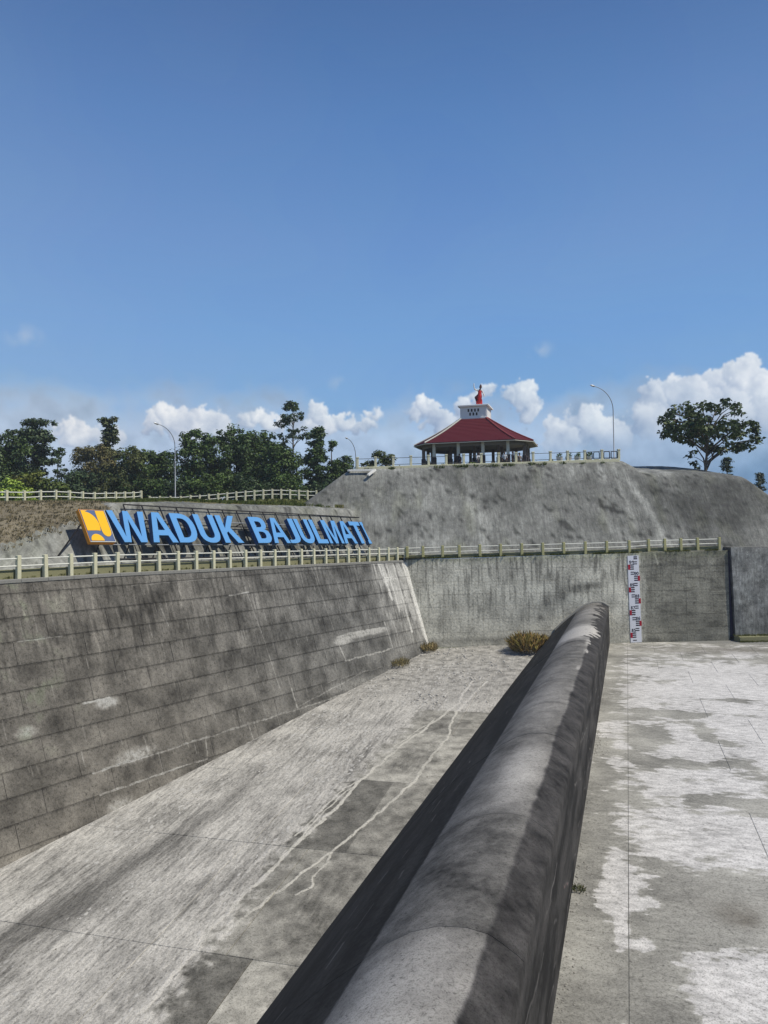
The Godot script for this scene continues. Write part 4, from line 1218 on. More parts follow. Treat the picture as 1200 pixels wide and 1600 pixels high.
func railings():
	var posts := []
	var t := -50.9
	while t < -0.2:
		posts.append(wall_at(t, wall_top(t), -0.16)); t += 1.298
	var r := railing("wall_railing", "cream post and double pipe railing along the top of the left retaining wall", posts, 1.0, 0.185, [0.86, 0.55], M.cream, 0.032)
	var k := []
	for p in posts: k.append(p + WB * 0.26)
	part("mossy_kerb", kerb_run(k, 0.2, 0.40), M.moss, r)
	k = []
	for p in posts: k.append(p + Vector3(0, -0.14, 0) - WB * 0.02)
	part("coping", kerb_run(k, 0.42, 0.15), M.concrete, r)
	posts = []
	for x in [1.75, 2.95, 4.45, 5.75, 7.35, 8.95, 10.6, 12.25, 13.9, 15.6, 17.3, 19.1, 20.65, 21.95, 23.25, 24.6, 26.35]:
		posts.append(far_at(x, 6.76 + 0.012 * (x - 3.0) + (0.06 if x > 20.0 else 0.0), -0.2))
	var top := posts.duplicate()
	r = railing("end_wall_railing", "cream and moss-stained post railing along the top of the end wall", posts, 0.98, 0.20, [0.83, 0.48], M.cream_moss, 0.036)
	k = []
	for p in top: k.append(p - Vector3(0.0, 0.02, 0.22))
	part("mossy_kerb", kerb_run(k, 0.22, 0.30), M.moss, r)
	# beside the upper road on the left
	posts = []
	for q in [[-31.0, -47.8], [-30.2, -50.0], [-29.0, -52.2], [-27.9, -54.5], [-26.7, -57.0], [-26.2, -58.7], [-25.75, -60.4], [-25.3, -62.1], [-24.9, -63.8], [-24.5, -65.5], [-24.15, -67.2], [-23.8, -68.9], [-23.5, -70.6], [-23.25, -72.3], [-23.0, -74.0], [-22.8, -75.7]]:
		posts.append(Vector3(q[0], ground(q[0], q[1]).x - 0.05, q[1]))
	railing("upper_road_railing", "white post railing beside the upper road above the dry grass bank at left", posts, 1.0, 0.2, [0.85, 0.48], M.cream, 0.04)
	posts = []
	for i in 15:
		var f := i / 14.0
		var x := lerpf(-19.2, -6.9, f); var z := lerpf(-80.0, -82.5, f)
		if i == 0:
			for e in 4: posts.append(Vector3(-22.9 + 0.93 * e, 11.66, -78.8 - 0.3 * e))
		posts.append(Vector3(x, 11.75 + 0.75 * sin(clampf((f - 0.04) * 1.65, 0, PI) * 0.95) - 0.3 * sm(0.6, 1.0, f), z))
	railing("bend_railing", "white post railing rising over the green verge behind the blue letters", posts, 1.05, 0.2, [0.9, 0.5], M.cream, 0.045)
	var st := begin()       # the grassed verge under it
	st.set_smooth_group(0)
	for i in posts.size() - 1:
		var a: Vector3 = posts[i]; var b: Vector3 = posts[i + 1]
		for o in [[a, b, 0.0, 1.6, 0.0, -1.4], [a, b, -2.5, 0.0, -0.1, 0.0]]:
			var q := [a + Vector3(0, o[4] + 0.05, o[2]), b + Vector3(0, o[4] + 0.05, o[2]), b + Vector3(0, o[5] + 0.05, o[3]), a + Vector3(0, o[5] + 0.05, o[3])]
			for e in [0, 1, 2, 0, 2, 3]:
				st.set_color(Color(0.12, 0.13, 0.05)); st.add_vertex(q[e])
	struct("road_verge", done(st), M.soil)
	# round the lookout on the mound
	posts = []
	for i in 16:
		var x := -2.2 + 1.525 * i
		posts.append(Vector3(x, plateau(x) + 0.0, -61.6 - 7.75 - 0.075 * (x - 3.6)))
	var dark := mat(Color(0.05, 0.052, 0.055), 0.6)
	r = railing("lookout_railing", "white capped post railing with thin dark rails along the front of the lookout mound", posts, 0.86, 0.2, [0.78, 0.22], M.cream, 0.022, 0.06, "", dark)
	k = []
	for p in posts: k.append(p + Vector3(0, -0.22, 0.06))
	part("white_kerb", kerb_run(k, 0.34, 0.30), M.cream, r)
	for i in [13, 14]:      # dark frames in the last bays
		st = begin()
		var a: Vector3 = posts[i]; var b: Vector3 = posts[i + 1]
		for s in ([0.12, 0.55] if i == 14 else [0.1, 0.52]):
			var l := a.lerp(b, s); var h := a.lerp(b, s + 0.34)
			var ring := []
			for o in [[0.0, 0.18], [0.0, 0.66], [0.14, 0.76], [0.86, 0.76], [1.0, 0.66], [1.0, 0.18], [0.86, 0.12], [0.14, 0.12], [0.0, 0.18]]:
				ring.append(l.lerp(h, o[0]) + Vector3(0, o[1], 0))
			add_tube(st, ring, 0.04, 6)
		tag(part("iron_frame", done(st), M.black, r), "black rounded iron frame in the end bay")
	posts = []
	for i in 6:
		var z := -61.6 - 7.75 + 0.43 - 1.6 * i
		posts.append(Vector3(-2.25 - 0.06 * i, 14.35, z))
	posts.remove_at(0)
	railing("lookout_side_railing", "short white capped post railing running back from the left corner of the lookout", posts, 0.86, 0.2, [0.78, 0.22], M.cream, 0.022, 0.06, "", dark)
	st = begin()
	for o in [[[-2.9, 14.06, -67.6], [-0.7, 14.10, -67.75]], [[-0.7, 14.10, -67.75], [-1.3, 13.6, -67.15]], [[-2.9, 14.06, -67.6], [-3.0, 14.1, -72.0]]]:
		add_bar(st, Vector3(o[0][0], o[0][1], o[0][2]), Vector3(o[1][0], o[1][1], o[1][2]), 0.22, 0.16)
	tag(part("gutter_kerb", done(st), M.white, self), "pale gutter kerb at the left corner of the mound top", "kerb")
	# pale kerb down the left flank of the mound
	st = begin()
	var prev := Vector3.ZERO
	for i in 24:
		var x := -2.9 - i * 0.19
		var z := -73.2 - i * 0.10
		var p := Vector3(x, ground(x, z, false).x + 0.02, z)
		if i > 0: add_bar(st, prev, p, 0.22, 0.24)
		prev = p
	tag(part("flank_kerb", done(st), M.white, self), "narrow pale kerb running down the left flank of the mound", "kerb")

# ---------------------------------------------------------------- the letters
func letter_sign():
	var o := behind(-27.3, 2.5, 8.53)
	var e := behind(-1.25, 2.5, 7.97)
	var ux := (e - o).normalized()
	var uy := (WB * 0.5 + Vector3(0, 0.866, 0))
	uy = (uy - ux * uy.dot(ux)).normalized()
	var n := ux.cross(uy)
	var t := thing("letter_sign", "big blue letters WADUK BAJULMATI with yellow emblem panel on a tilted steel frame", "sign", o)
	var H := 1.93
	# emblem panel
	var st := begin()
	var back := Transform3D(Basis(ux, uy, n), n * -0.26)
	add_prism(st, PackedVector2Array([Vector2(0, 0), Vector2(1.57, 0), Vector2(1.57, H), Vector2(0, H)]), n * -0.26, ux, uy, n * 0.22)
	var orange := mat(Color(0.70, 0.27, 0.02), 0.5)
	var yellow := mat(Color(0.86, 0.46, 0.012), 0.5)
	var slate := mat(Color(0.085, 0.125, 0.24), 0.5)
	var p := part("emblem_panel", done(st), orange, t)
	st = begin()
	add_prism(st, PackedVector2Array([Vector2(0.03, 0.03), Vector2(1.54, 0.03), Vector2(1.54, H - 0.03), Vector2(0.03, H - 0.03)]), n * -0.04, ux, uy, n * 0.02)
	part("emblem_ground", done(st), slate, p)
	var W := 1.57
	var shapes := []
	var leaf := PackedVector2Array([Vector2(0.045, 0.345), Vector2(0.045, 0.965), Vector2(0.30, 0.965)])
	for k in 13:
		var a := PI / 2 - k * (PI / 2 + 0.5) / 12.0
		leaf.append(Vector2(0.19 + 0.40 * cos(a), 0.52 + 0.40 * sin(a)) if k < 9 else Vector2(0.19 + 0.40 * cos(a), 0.55 + 0.43 * sin(a)))
	leaf.append(Vector2(0.42, 0.355))
	shapes.append(leaf)
	var bar := PackedVector2Array([Vector2(0.60, 0.965), Vector2(0.955, 0.965), Vector2(0.955, 0.34)])
	for k in 10: bar.append(Vector2(0.7775 + 0.1775 * cos(-k * PI / 9.0), 0.34 - 0.17 * sin(k * PI / 9.0)))
	bar.append(Vector2(0.60, 0.34))
	shapes.append(bar)
	var dome := PackedVector2Array()
	for k in 13: dome.append(Vector2(0.32 + 0.25 * cos(k * PI / 12.0), 0.045 + 0.20 * sin(k * PI / 12.0)))
	shapes.append(dome)
	for s in shapes:
		var q := PackedVector2Array()
		for v in s:
			if q.is_empty() or q[-1].distance_to(Vector2(v.x * W, v.y * H)) > 0.004: q.append(Vector2(v.x * W, v.y * H))
		st = begin()
		add_prism(st, q, n * -0.02, ux, uy, n * 0.018)
		part("emblem_shape", done(st), yellow, p)
	st = begin()
	for q in [[0, 0, W, 0.035], [W - 0.035, 0.035, 0.035, H - 0.035]]:
		add_prism(st, PackedVector2Array([Vector2(q[0], q[1]), Vector2(q[0] + q[2], q[1]), Vector2(q[0] + q[2], q[1] + q[3]), Vector2(q[0], q[1] + q[3])]), n * -0.035, ux, uy, n * 0.04)
	part("emblem_frame", done(st), mat(Color(0.55, 0.55, 0.5), 0.5), p)
	# letters
	var blue := mat(Color(0.11, 0.31, 0.62), 0.45)
	var blue_shade := mat(Color(0.022, 0.075, 0.20), 0.45)  # letter sides: their shade put into a darker blue
	var font := SystemFont.new()
	font.font_names = PackedStringArray(["Droid Sans"])
	font.font_weight = 700
	var adv := {"W": 0.944, "A": 0.722, "D": 0.722, "U": 0.722, "K": 0.722, "B": 0.722, "J": 0.556, "L": 0.611, "M": 0.833, "T": 0.611, "I": 0.278}
	for word in [["WADUK", 1.66, 11.42], ["BAJULMATI", 12.58, 26.06]]:
		var total := 0.0
		for ch in word[0]: total += adv[ch]
		var x: float = word[1]
		var sc: float = (word[2] - word[1]) / total
		for ch in word[0]:
			var tm := TextMesh.new()
			tm.text = ch
			tm.font = font
			tm.font_size = 96
			tm.pixel_size = 0.01
			tm.depth = 0.28
			tm.curve_step = 1.0
			var bb := tm.get_aabb()
			var side := 0.06 if ch in "DUKBLMI" else 0.01
			if ch == "J": side = 0.03
			var lw: float = sc * adv[ch] * (1.0 - 0.0) - sc * side * 1.3
			if ch == "I": lw = sc * 0.16
			if ch == "W": lw *= 1.03
			var kx := lw / bb.size.x; var ky := H / bb.size.y
			var off := ux * (x + sc * side * (0.7 if ch != "I" else 1.0) - bb.position.x * kx) - uy * bb.position.y * ky - n * (0.16)
			var letter := part("letter", tm, blue_shade, t, Transform3D(Basis(ux * kx, uy * ky, n), off))
			var fm: TextMesh = tm.duplicate()
			fm.depth = 0.02
			part("letter_face", fm, blue, letter, Transform3D(Basis(), Vector3(0, 0, 0.152)))
			x += sc * adv[ch]
	# steel: uprights lying up the slope, cross rails, stand-offs
	var iron: Material = M.iron
	var g := 0.92         # the slope frame lies this far behind the letters
	for k in 19:
		var u := 3.9 + k * 1.31
		if u > 27.6: break
		st = begin()
		add_bar(st, ux * u - uy * 0.55 - n * g, ux * u + uy * (2.95 if u > 2.0 else 2.2) - n * g, 0.06, 0.06, ux)
		part("upright", done(st), iron, t)
	for q in [[3.9, 27.5, 2.95], [2.2, 27.5, 1.72], [2.2, 27.5, -0.5]]:
		st = begin()
		add_bar(st, ux * q[0] + uy * q[2] - n * (g - 0.02), ux * q[1] + uy * q[2] - n * (g - 0.02), 0.055, 0.055, uy)
		part("cross_rail", done(st), iron, t)
	for v in [0.02, 1.62]:
		st = begin()
		add_bar(st, ux * 0.2 + uy * v - n * 0.30, ux * 26.1 + uy * v - n * 0.30, 0.04, 0.04, uy)
		part("letter_rail", done(st), M.galv, t)
	for k in 14:
		var u := 0.7 + k * 1.94
		st = begin()
		add_bar(st, ux * u + uy * 1.62 - n * 0.3, ux * (u + 0.05) + uy * 1.75 - n * g, 0.05, 0.05, ux)
		part("strut", done(st), iron, t)
		st = begin()
		add_bar(st, ux * u + uy * 0.02 - n * 0.3, ux * (u - 0.05) - uy * 0.45 - n * g, 0.05, 0.05, ux)
		part("strut", done(st), iron, t)
	st = begin()
	var foot := behind(-28.4, 3.6, 0.0)
	foot.y = ground(foot.x, foot.z).x
	add_bar(st, uy * 1.15 - n * 0.25, foot - o, 0.06, 0.06, ux)
	part("side_brace", done(st), iron, t)
	st = begin()
	add_bar(st, foot - o - ux * 0.5, foot - o + ux * 0.35, 0.10, 0.05, uy)
	part("foot_plate", done(st), iron, t)

# ---------------------------------------------------------------- the water gauge
func gauge():
	var R := Vector3(0.9972, 0, -0.0748); var N := Vector3(0.0748, 0, 0.9972)
	var B := Basis(R, Vector3.UP, N) * Basis(Vector3.BACK, deg_to_rad(0.9))
	var base := far_at(19.05, 0.02, 0.02)
	var t := thing("staff_gauge", "tall white water level gauge with red and black marks and numbers on the end wall", "gauge", base)
	t.basis = B
	var w := 0.88; var top := 6.72
	var st := begin()
	add_box(st, Transform3D(Basis(), Vector3(w / 2 - 0.08, 0, 0)), Vector3(w, top, 0.035))
	part("board", done(st), mat(Color(0.66, 0.68, 0.74), 0.55), t)
	var red := mat(Color(0.34, 0.012, 0.03), 0.6); var ink := mat(Color(0.022, 0.016, 0.024), 0.6)
	var z := 0.018; var k := 0.00567
	var Y := func(zoom: float) -> float: return top - (zoom - 258.0) * k
	var font := SystemFont.new()
	font.font_names = PackedStringArray(["Droid Sans"]); font.font_weight = 700
	var plate := func(st2: SurfaceTool, x0: float, x1: float, ya: float, yb: float):
		add_prism(st2, PackedVector2Array([Vector2(x0, yb), Vector2(x1, yb), Vector2(x1, ya), Vector2(x0, ya)]), Vector3(0, 0, z), Vector3.RIGHT, Vector3.UP, Vector3(0, 0, 0.008))
	for e in [[0, "91", 378.0, 1], [1, "90", 533.0, 1], [0, "89", 688.0, 1], [1, "88", 843.0, 1], [0, "87", 1000.0, 1], [1, "86", 1148.0, 1], [0, "85", 1308.0, 1], [1, "", 238.0, 0]]:
		var left: bool = e[0] == 0
		var y: float = e[2]
		var xa := -0.075 if left else 0.845       # outer edge
		var d := 1.0 if left else -1.0
		if e[3]:
			st = begin()
			plate.call(st, minf(xa, xa + d * 0.17), maxf(xa, xa + d * 0.17), Y.call(y + 2.0), Y.call(y + 72.0))
			tag(part("red_block", done(st), red, t), "dark red block of the scale")
		for q in ([0.0, 28.0, 56.0] if e[3] else [32.0, 56.0]):
			st = begin()
			var x1 := xa + d * 0.171; var x2 := xa + d * 0.46
			plate.call(st, minf(x1, x2), maxf(x1, x2), Y.call(y + q), Y.call(y + q + 15.0))
			part("scale_mark", done(st), ink, t)
		for q in [100.0, 128.0]:
			var x1 := xa + d * 0.2; var x2 := xa + d * 0.48
			if Y.call(y + q + 13.0) < 0.02: continue
			st = begin()
			plate.call(st, minf(x1, x2), maxf(x1, x2), Y.call(y + q), Y.call(y + q + 12.0))
			part("scale_mark", done(st), ink, t)
		if e[1] == "": continue
		var tm := TextMesh.new()
		tm.text = e[1]; tm.font = font; tm.font_size = 64; tm.pixel_size = 0.01; tm.depth = 0.008
		var bb := tm.get_aabb()
		var wide := 0.34; var high := 0.25
		var sx := wide / bb.size.x; var sy := high / bb.size.y
		var x0 := xa + (0.10 if left else -0.44)
		part("number", tm, ink, t, Transform3D(Basis(Vector3(sx, 0, 0), Vector3(0, sy, 0), Vector3(0, 0, 1)), Vector3(x0 - bb.position.x * sx, Y.call(y - 8.0) - bb.position.y * sy, z + 0.004)))

# ---------------------------------------------------------------- the pavilion with the dancer on top
func pavilion():
	var at := Vector3(9.82, 14.62, -84.7)
	var t := thing("pavilion", "open lookout pavilion with red hipped roof, white eaves and square columns on the mound", "pavilion", at, deg_to_rad(-15.5))
	var plan := [Vector2(-4.55, 4.6), Vector2(-6.15, 2.5), Vector2(-6.15, -2.5), Vector2(-4.55, -4.6), Vector2(4.55, -4.6), Vector2(6.15, -2.5), Vector2(6.15, 2.5), Vector2(4.55, 4.6)]
	var topring := [Vector2(-1.30, 1.65), Vector2(-1.42, 1.5), Vector2(-1.42, -1.5), Vector2(-1.30, -1.65), Vector2(1.30, -1.65), Vector2(1.42, -1.5), Vector2(1.42, 1.5), Vector2(1.30, 1.65)]
	var red := mat(Color(0.105, 0.012, 0.020), 0.7)
	var eave := 3.2; var apex := 5.85
	var cream := mat(Color(0.60, 0.60, 0.54), 0.8)
	var grey := mat(Color(0.20, 0.19, 0.18), 0.8)  # soffit and beams, toned down to deepen the shade under the roof
	var st := begin()
	var floorp := PackedVector2Array()
	for p in plan: floorp.append(p * 0.9)
	add_prism(st, floorp, Vector3(0, -0.6, 0), Vector3.RIGHT, Vector3(0, 0, 1), Vector3(0, 0.85, 0))
	part("floor_slab", done(st), cream, t)
	for i in 8:
		var j := (i + 1) % 8
		var a: Vector2 = plan[i]; var b: Vector2 = plan[j]
		var c: Vector2 = topring[i]; var d: Vector2 = topring[j]
		st = begin()
		st.set_smooth_group(-1)
		var rows := 17
		for r in rows:
			var f0 := float(r) / rows; var f1 := float(r + 1) / rows
			var bow0 := -0.28 * sin(f0 * PI) ; var bow1 := -0.28 * sin(f1 * PI)
			var y0 := lerpf(eave, apex, f0) + bow0 * 0.5 + 0.035; var y1 := lerpf(eave, apex, f1) + bow1 * 0.5
			var p0 := a.lerp(c, f0); var p1 := b.lerp(d, f0); var q0 := a.lerp(c, f1); var q1 := b.lerp(d, f1)
			var A := Vector3(p0.x, y0, p0.y); var Bv := Vector3(p1.x, y0, p1.y); var C := Vector3(q1.x, y1, q1.y); var Dv := Vector3(q0.x, y1, q0.y)
			quad(st, A, Bv, C, Dv)
			quad(st, A - Vector3(0, 0.04, 0), Bv - Vector3(0, 0.04, 0), Bv, A)
		var roof := part("roof_face", done(st), red, t)
		# hip capping
		st = begin()
		var hip := []
		for r in 9:
			var f := r / 8.0
			var p := a.lerp(c, f)
			hip.append(Vector3(p.x, lerpf(eave, apex, f) - 0.14 * sin(f * PI) + 0.05, p.y))
		add_tube(st, hip, 0.085, 6)
		part("hip_cap", done(st), mat(Color(0.24, 0.05, 0.05), 0.6) if i > 1 else cream, roof)  # left hips cream: their sunlit highlight put into the colour
		# fascia and soffit
		st = begin()
		var A2 := Vector3(a.x, eave, a.y); var B2 := Vector3(b.x, eave, b.y)
		var inw := Vector3(-(a + b).x, 0, -(a + b).y).normalized()
		add_bar(st, A2 - Vector3(0, 0.09, 0) + inw * 0.03, B2 - Vector3(0, 0.09, 0) + inw * 0.03, 0.05, 0.17, Vector3.UP.cross(B2 - A2).normalized())
		part("fascia", done(st), cream, t)
	st = begin()
	var sof := PackedVector2Array()
	for p in plan: sof.append(p * 0.985)
	add_prism(st, sof, Vector3(0, eave - 0.07, 0), Vector3.RIGHT, Vector3(0, 0, 1), Vector3(0, 0.03, 0))
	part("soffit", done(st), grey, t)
	# columns
	var cols := []
	for x in [-3.75, -1.25, 1.25, 3.75]: cols.append(Vector2(x, 3.75)); cols.append(Vector2(x, -3.75))
	for z in [-2.2, 0.0, 2.2]: cols.append(Vector2(-5.2, z)); cols.append(Vector2(5.2, z))
	for x in [-2.5, 0.0, 2.5]: cols.append(Vector2(x, -1.4)); cols.append(Vector2(x, 1.4))
	var shade := mat(Color(0.16, 0.13, 0.12), 0.7)  # all but the front columns: roof shadow put into their colour
	var cm := box_mesh(Vector3(0.30, 1.66, 0.30), 0.02)
	var bm := box_mesh(Vector3(0.42, 1.55, 0.42), 0.03)  # bases drawn tall and dark to deepen the shade inside
	var dk := mat(Color(0.045, 0.035, 0.04), 0.6)
	for p in cols:
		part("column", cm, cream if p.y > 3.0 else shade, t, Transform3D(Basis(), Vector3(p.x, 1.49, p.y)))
		tag(part("column_base", bm, dk, t, Transform3D(Basis(), Vector3(p.x, 0.245, p.y))), "dark tiled lower half of the column, made taller to deepen the interior shade")
	# beams under the soffit
	st = begin()
	for q in [[Vector2(-3.9, 3.75), Vector2(3.9, 3.75)], [Vector2(-3.9, -3.75), Vector2(3.9, -3.75)], [Vector2(-5.2, -2.3), Vector2(-5.2, 2.3)], [Vector2(5.2, -2.3), Vector2(5.2, 2.3)], [Vector2(-5.2, 2.3), Vector2(-3.9, 3.75)], [Vector2(5.2, 2.3), Vector2(3.9, 3.75)], [Vector2(-5.2, -2.3), Vector2(-3.9, -3.75)], [Vector2(5.2, -2.3), Vector2(3.9, -3.75)]]:
		add_bar(st, Vector3(q[0].x, eave - 0.24, q[0].y), Vector3(q[1].x, eave - 0.24, q[1].y), 0.22, 0.30)
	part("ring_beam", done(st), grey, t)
	# benches and a low wall at the back
	var bench := box_mesh(Vector3(1.9, 0.75, 0.4), 0.03)
	for x in [-2.5, 0.0, 2.5]: part("bench", bench, dk, t, Transform3D(Basis(), Vector3(x, 0.245, -3.7)))
	for z in [-1.1, 1.1]: part("bench", bench, dk, t, Transform3D(Basis(Vector3.UP, PI / 2), Vector3(-5.15, 0.245, z)))
	# the white lantern on the roof
	var lw := 2.72; var ld := 3.1; var lh := 1.42; var ly := 5.72
	st = begin()
	add_box(st, Transform3D(Basis(), Vector3(0, ly, 0)), Vector3(lw, lh, ld))
	var white: Material = mat(Color(0.74, 0.74, 0.73), 0.8)
	var ln := part("roof_lantern", done(st), white, t)
	st = begin()
	add_box(st, Transform3D(Basis(), Vector3(0, ly + 0.02, 0)), Vector3(lw + 0.14, 0.26, ld + 0.14), 0.02)
	for sx in [-1, 1]:
		for sz in [-1, 1]:
			add_box(st, Transform3D(Basis(), Vector3(sx * (lw / 2 - 0.05), ly + 0.27, sz * (ld / 2 - 0.05))), Vector3(0.16, lh - 0.3, 0.16))
	part("plinth", done(st), white, ln)
	st = begin()
	add_box(st, Transform3D(Basis(), Vector3(0, ly + lh - 0.002, 0)), Vector3(lw + 0.5, 0.16, ld + 0.5), 0.03)
	part("cornice", done(st), white, ln)
	var vent := box_mesh(Vector3(0.16, 0.30, 0.05))
	for k in 7:
		var x := (-0.52 + (k % 4) * 0.34) if k < 4 else (-0.35 + (k - 4) * 0.34)
		for side in [1, -1]:
			part("vent", vent, M.black, ln, Transform3D(Basis(), Vector3(x, ly + (0.86 if k < 4 else 0.47), side * (ld / 2 + 0.001))))
	for side in [1, -1]:
		st = begin()
		add_box(st, Transform3D(Basis(), Vector3(side * (lw / 2 + 0.01), ly + 0.3, 0)), Vector3(0.06, 0.75, 2.0), 0.01)
		part("side_panel", done(st), white, ln)
	# the statue
	var red2 := Color(0.50, 0.028, 0.03); var dark := Color(0.06, 0.012, 0.02); var whitec := Color(0.75, 0.73, 0.70); var skin := Color(0.10, 0.05, 0.035)
	var s := thing("dancer_statue", "painted statue of a dancer in red dress with one arm raised on the pavilion roof", "statue", at + Vector3(0.35, 7.30, 0.2), deg_to_rad(-15.5))
	s.scale = Vector3.ONE * 1.1
	var b := [
		[Vector3(0.02, 0.0, 0), Vector3(0.04, 0.55, 0), 0.20, 0.17, red2], [Vector3(-0.12, 0.0, 0.05), Vector3(-0.17, 0.45, 0.03), 0.14, 0.13, red2], [Vector3(0.20, 0.0, 0), Vector3(0.17, 0.6, 0), 0.13, 0.13, red2],
		[Vector3(0.04, 0.55, 0), Vector3(0.06, 1.0, 0), 0.19, 0.22, red2], [Vector3(-0.17, 0.45, 0.03), Vector3(-0.30, 0.88, 0.05), 0.11, 0.12, dark], [Vector3(-0.30, 0.88, 0.05), Vector3(-0.02, 1.1, 0.02), 0.12, 0.15, dark],
		[Vector3(0.06, 1.0, 0), Vector3(0.08, 1.42, 0), 0.20, 0.17, red2], [Vector3(0.08, 1.42, 0), Vector3(0.10, 1.58, 0), 0.17, 0.12, dark], [Vector3(-0.08, 1.53, 0), Vector3(0.26, 1.53, 0), 0.09, 0.09, whitec],
		[Vector3(0.11, 1.60, 0), Vector3(0.15, 1.76, 0.02), 0.06, 0.055, skin], [Vector3(0.16, 1.84, 0.02), Vector3(0.17, 1.93, 0.02), 0.125, 0.11, skin], [Vector3(0.17, 1.96, 0.0), Vector3(0.18, 2.10, -0.02), 0.11, 0.05, dark],
		[Vector3(-0.10, 1.53, 0), Vector3(-0.38, 1.66, 0.1), 0.075, 0.06, whitec], [Vector3(-0.38, 1.66, 0.1), Vector3(-0.46, 1.95, 0.16), 0.06, 0.045, whitec], [Vector3(-0.46, 1.95, 0.16), Vector3(-0.45, 2.10, 0.18), 0.05, 0.03, whitec],
		[Vector3(0.28, 1.52, 0), Vector3(0.44, 1.22, 0.05), 0.075, 0.06, whitec], [Vector3(0.44, 1.22, 0.05), Vector3(0.52, 1.02, 0.18), 0.06, 0.05, whitec], [Vector3(0.50, 1.10, 0.15), Vector3(0.50, 0.95, 0.18), 0.09, 0.06, whitec]]
	for k in 5:
		var a := -0.5 + k * 0.25
		b.append([Vector3(-0.45, 2.08, 0.18), Vector3(-0.45 + 0.10 * sin(a), 2.10 + 0.11 * cos(a), 0.18), 0.018, 0.012, whitec])
	var bodymat := mat(Color(1, 1, 1), 0.7)
	bodymat.vertex_color_use_as_albedo = true
	part("figure", body(b, 0.03, 0.03), bodymat, s)
	st = begin()
	add_box(st, Transform3D(Basis(), Vector3(0.03, -0.02, 0)), Vector3(0.75, 0.09, 0.6), 0.02)
	part("statue_base", done(st), white, s)

# one smooth surface round a set of tapered bones: [from, to, radius, radius, colour]
func body(bones: Array, cell: float, k: float) -> ArrayMesh:
	var lo := Vector3(INF, INF, INF); var hi := -lo
	for b in bones:
		var r: float = maxf(b[2], b[3]) + cell * 2.5
		for e in [b[0], b[1]]:
			lo = lo.min(e - Vector3(r, r, r)); hi = hi.max(e + Vector3(r, r, r))
	var nx := int((hi.x - lo.x) / cell) + 2; var ny := int((hi.y - lo.y) / cell) + 2; var nzz := int((hi.z - lo.z) / cell) + 2
	var f := PackedFloat32Array(); f.resize(nx * ny * nzz); f.fill(1.0)
	var own := PackedInt32Array(); own.resize(nx * ny * nzz)
	var best := PackedFloat32Array(); best.resize(nx * ny * nzz); best.fill(9.0)
	for bi in bones.size():
		var b = bones[bi]
		var A: Vector3 = b[0]; var B: Vector3 = b[1]
		var r: float = maxf(b[2], b[3]) + cell * 2.5 + k
		var i0 := ((A.min(B) - Vector3(r, r, r) - lo) / cell).floor(); var i1 := ((A.max(B) + Vector3(r, r, r) - lo) / cell).ceil()
		var ab := B - A
		var l2 := maxf(ab.length_squared(), 1e-6)
		for z in range(maxi(0, int(i0.z)), mini(nzz, int(i1.z) + 1)):
			for y in range(maxi(0, int(i0.y)), mini(ny, int(i1.y) + 1)):
				for x in range(maxi(0, int(i0.x)), mini(nx, int(i1.x) + 1)):
					var p := lo + Vector3(x, y, z) * cell
					var h := clampf((p - A).dot(ab) / l2, 0, 1)
					var d := p.distance_to(A + ab * h) - lerpf(b[2], b[3], h)
					var at := (z * ny + y) * nx + x
					f[at] = smin(f[at], d, k)
					if d < best[at]: best[at] = d; own[at] = bi
	var vid := {}
	var vs := PackedVector3Array(); var cs := PackedColorArray(); var ns := PackedVector3Array(); var ix := PackedInt32Array()
	var offs := [0, 1, nx, nx + 1, nx * ny, nx * ny + 1, nx * ny + nx, nx * ny + nx + 1]
	var cor := [Vector3(0, 0, 0), Vector3(1, 0, 0), Vector3(0, 1, 0), Vector3(1, 1, 0), Vector3(0, 0, 1), Vector3(1, 0, 1), Vector3(0, 1, 1), Vector3(1, 1, 1)]
	var edges := [[0, 1], [2, 3], [4, 5], [6, 7], [0, 2], [1, 3], [4, 6], [5, 7], [0, 4], [1, 5], [2, 6], [3, 7]]
	for z in nzz - 1:
		for y in ny - 1:
			for x in nx - 1:
				var at := (z * ny + y) * nx + x
				var neg := 0
				for o in offs:
					if f[at + o] < 0.0: neg += 1
				if neg == 0 or neg == 8: continue
				var sum := Vector3.ZERO; var cnt := 0
				for e in edges:
					var fa := f[at + offs[e[0]]]; var fb := f[at + offs[e[1]]]
					if (fa < 0.0) != (fb < 0.0):
						sum += cor[e[0]].lerp(cor[e[1]], fa / (fa - fb)); cnt += 1
				vid[at] = vs.size()
				vs.append(lo + (Vector3(x, y, z) + sum / cnt) * cell)
				cs.append(bones[own[at]][4])
				ns.append(Vector3(f[at + 1] - f[at], f[at + nx] - f[at], f[at + nx * ny] - f[at]).normalized())
	for z in range(1, nzz - 1):
		for y in range(1, ny - 1):
			for x in range(1, nx - 1):
				var at := (z * ny + y) * nx + x
				for ax in 3:
					var st: int = [1, nx, nx * ny][ax]; var u: int = [nx, nx * ny, 1][ax]; var v: int = [nx * ny, 1, nx][ax]
					var a := f[at] < 0.0; var b := f[at + st] < 0.0
					if a == b: continue
					if not (vid.has(at) and vid.has(at - u) and vid.has(at - v) and vid.has(at - u - v)): continue
					var q := [vid[at - u - v], vid[at - v], vid[at], vid[at - u]]
					if a: q.reverse()
					ix.append_array(PackedInt32Array([q[0], q[1], q[2], q[0], q[2], q[3]]))
	var am := ArrayMesh.new()
	var arr := []; arr.resize(Mesh.ARRAY_MAX)
	arr[Mesh.ARRAY_VERTEX] = vs; arr[Mesh.ARRAY_NORMAL] = ns; arr[Mesh.ARRAY_COLOR] = cs; arr[Mesh.ARRAY_INDEX] = ix
	am.add_surface_from_arrays(Mesh.PRIMITIVE_TRIANGLES, arr)
	return am

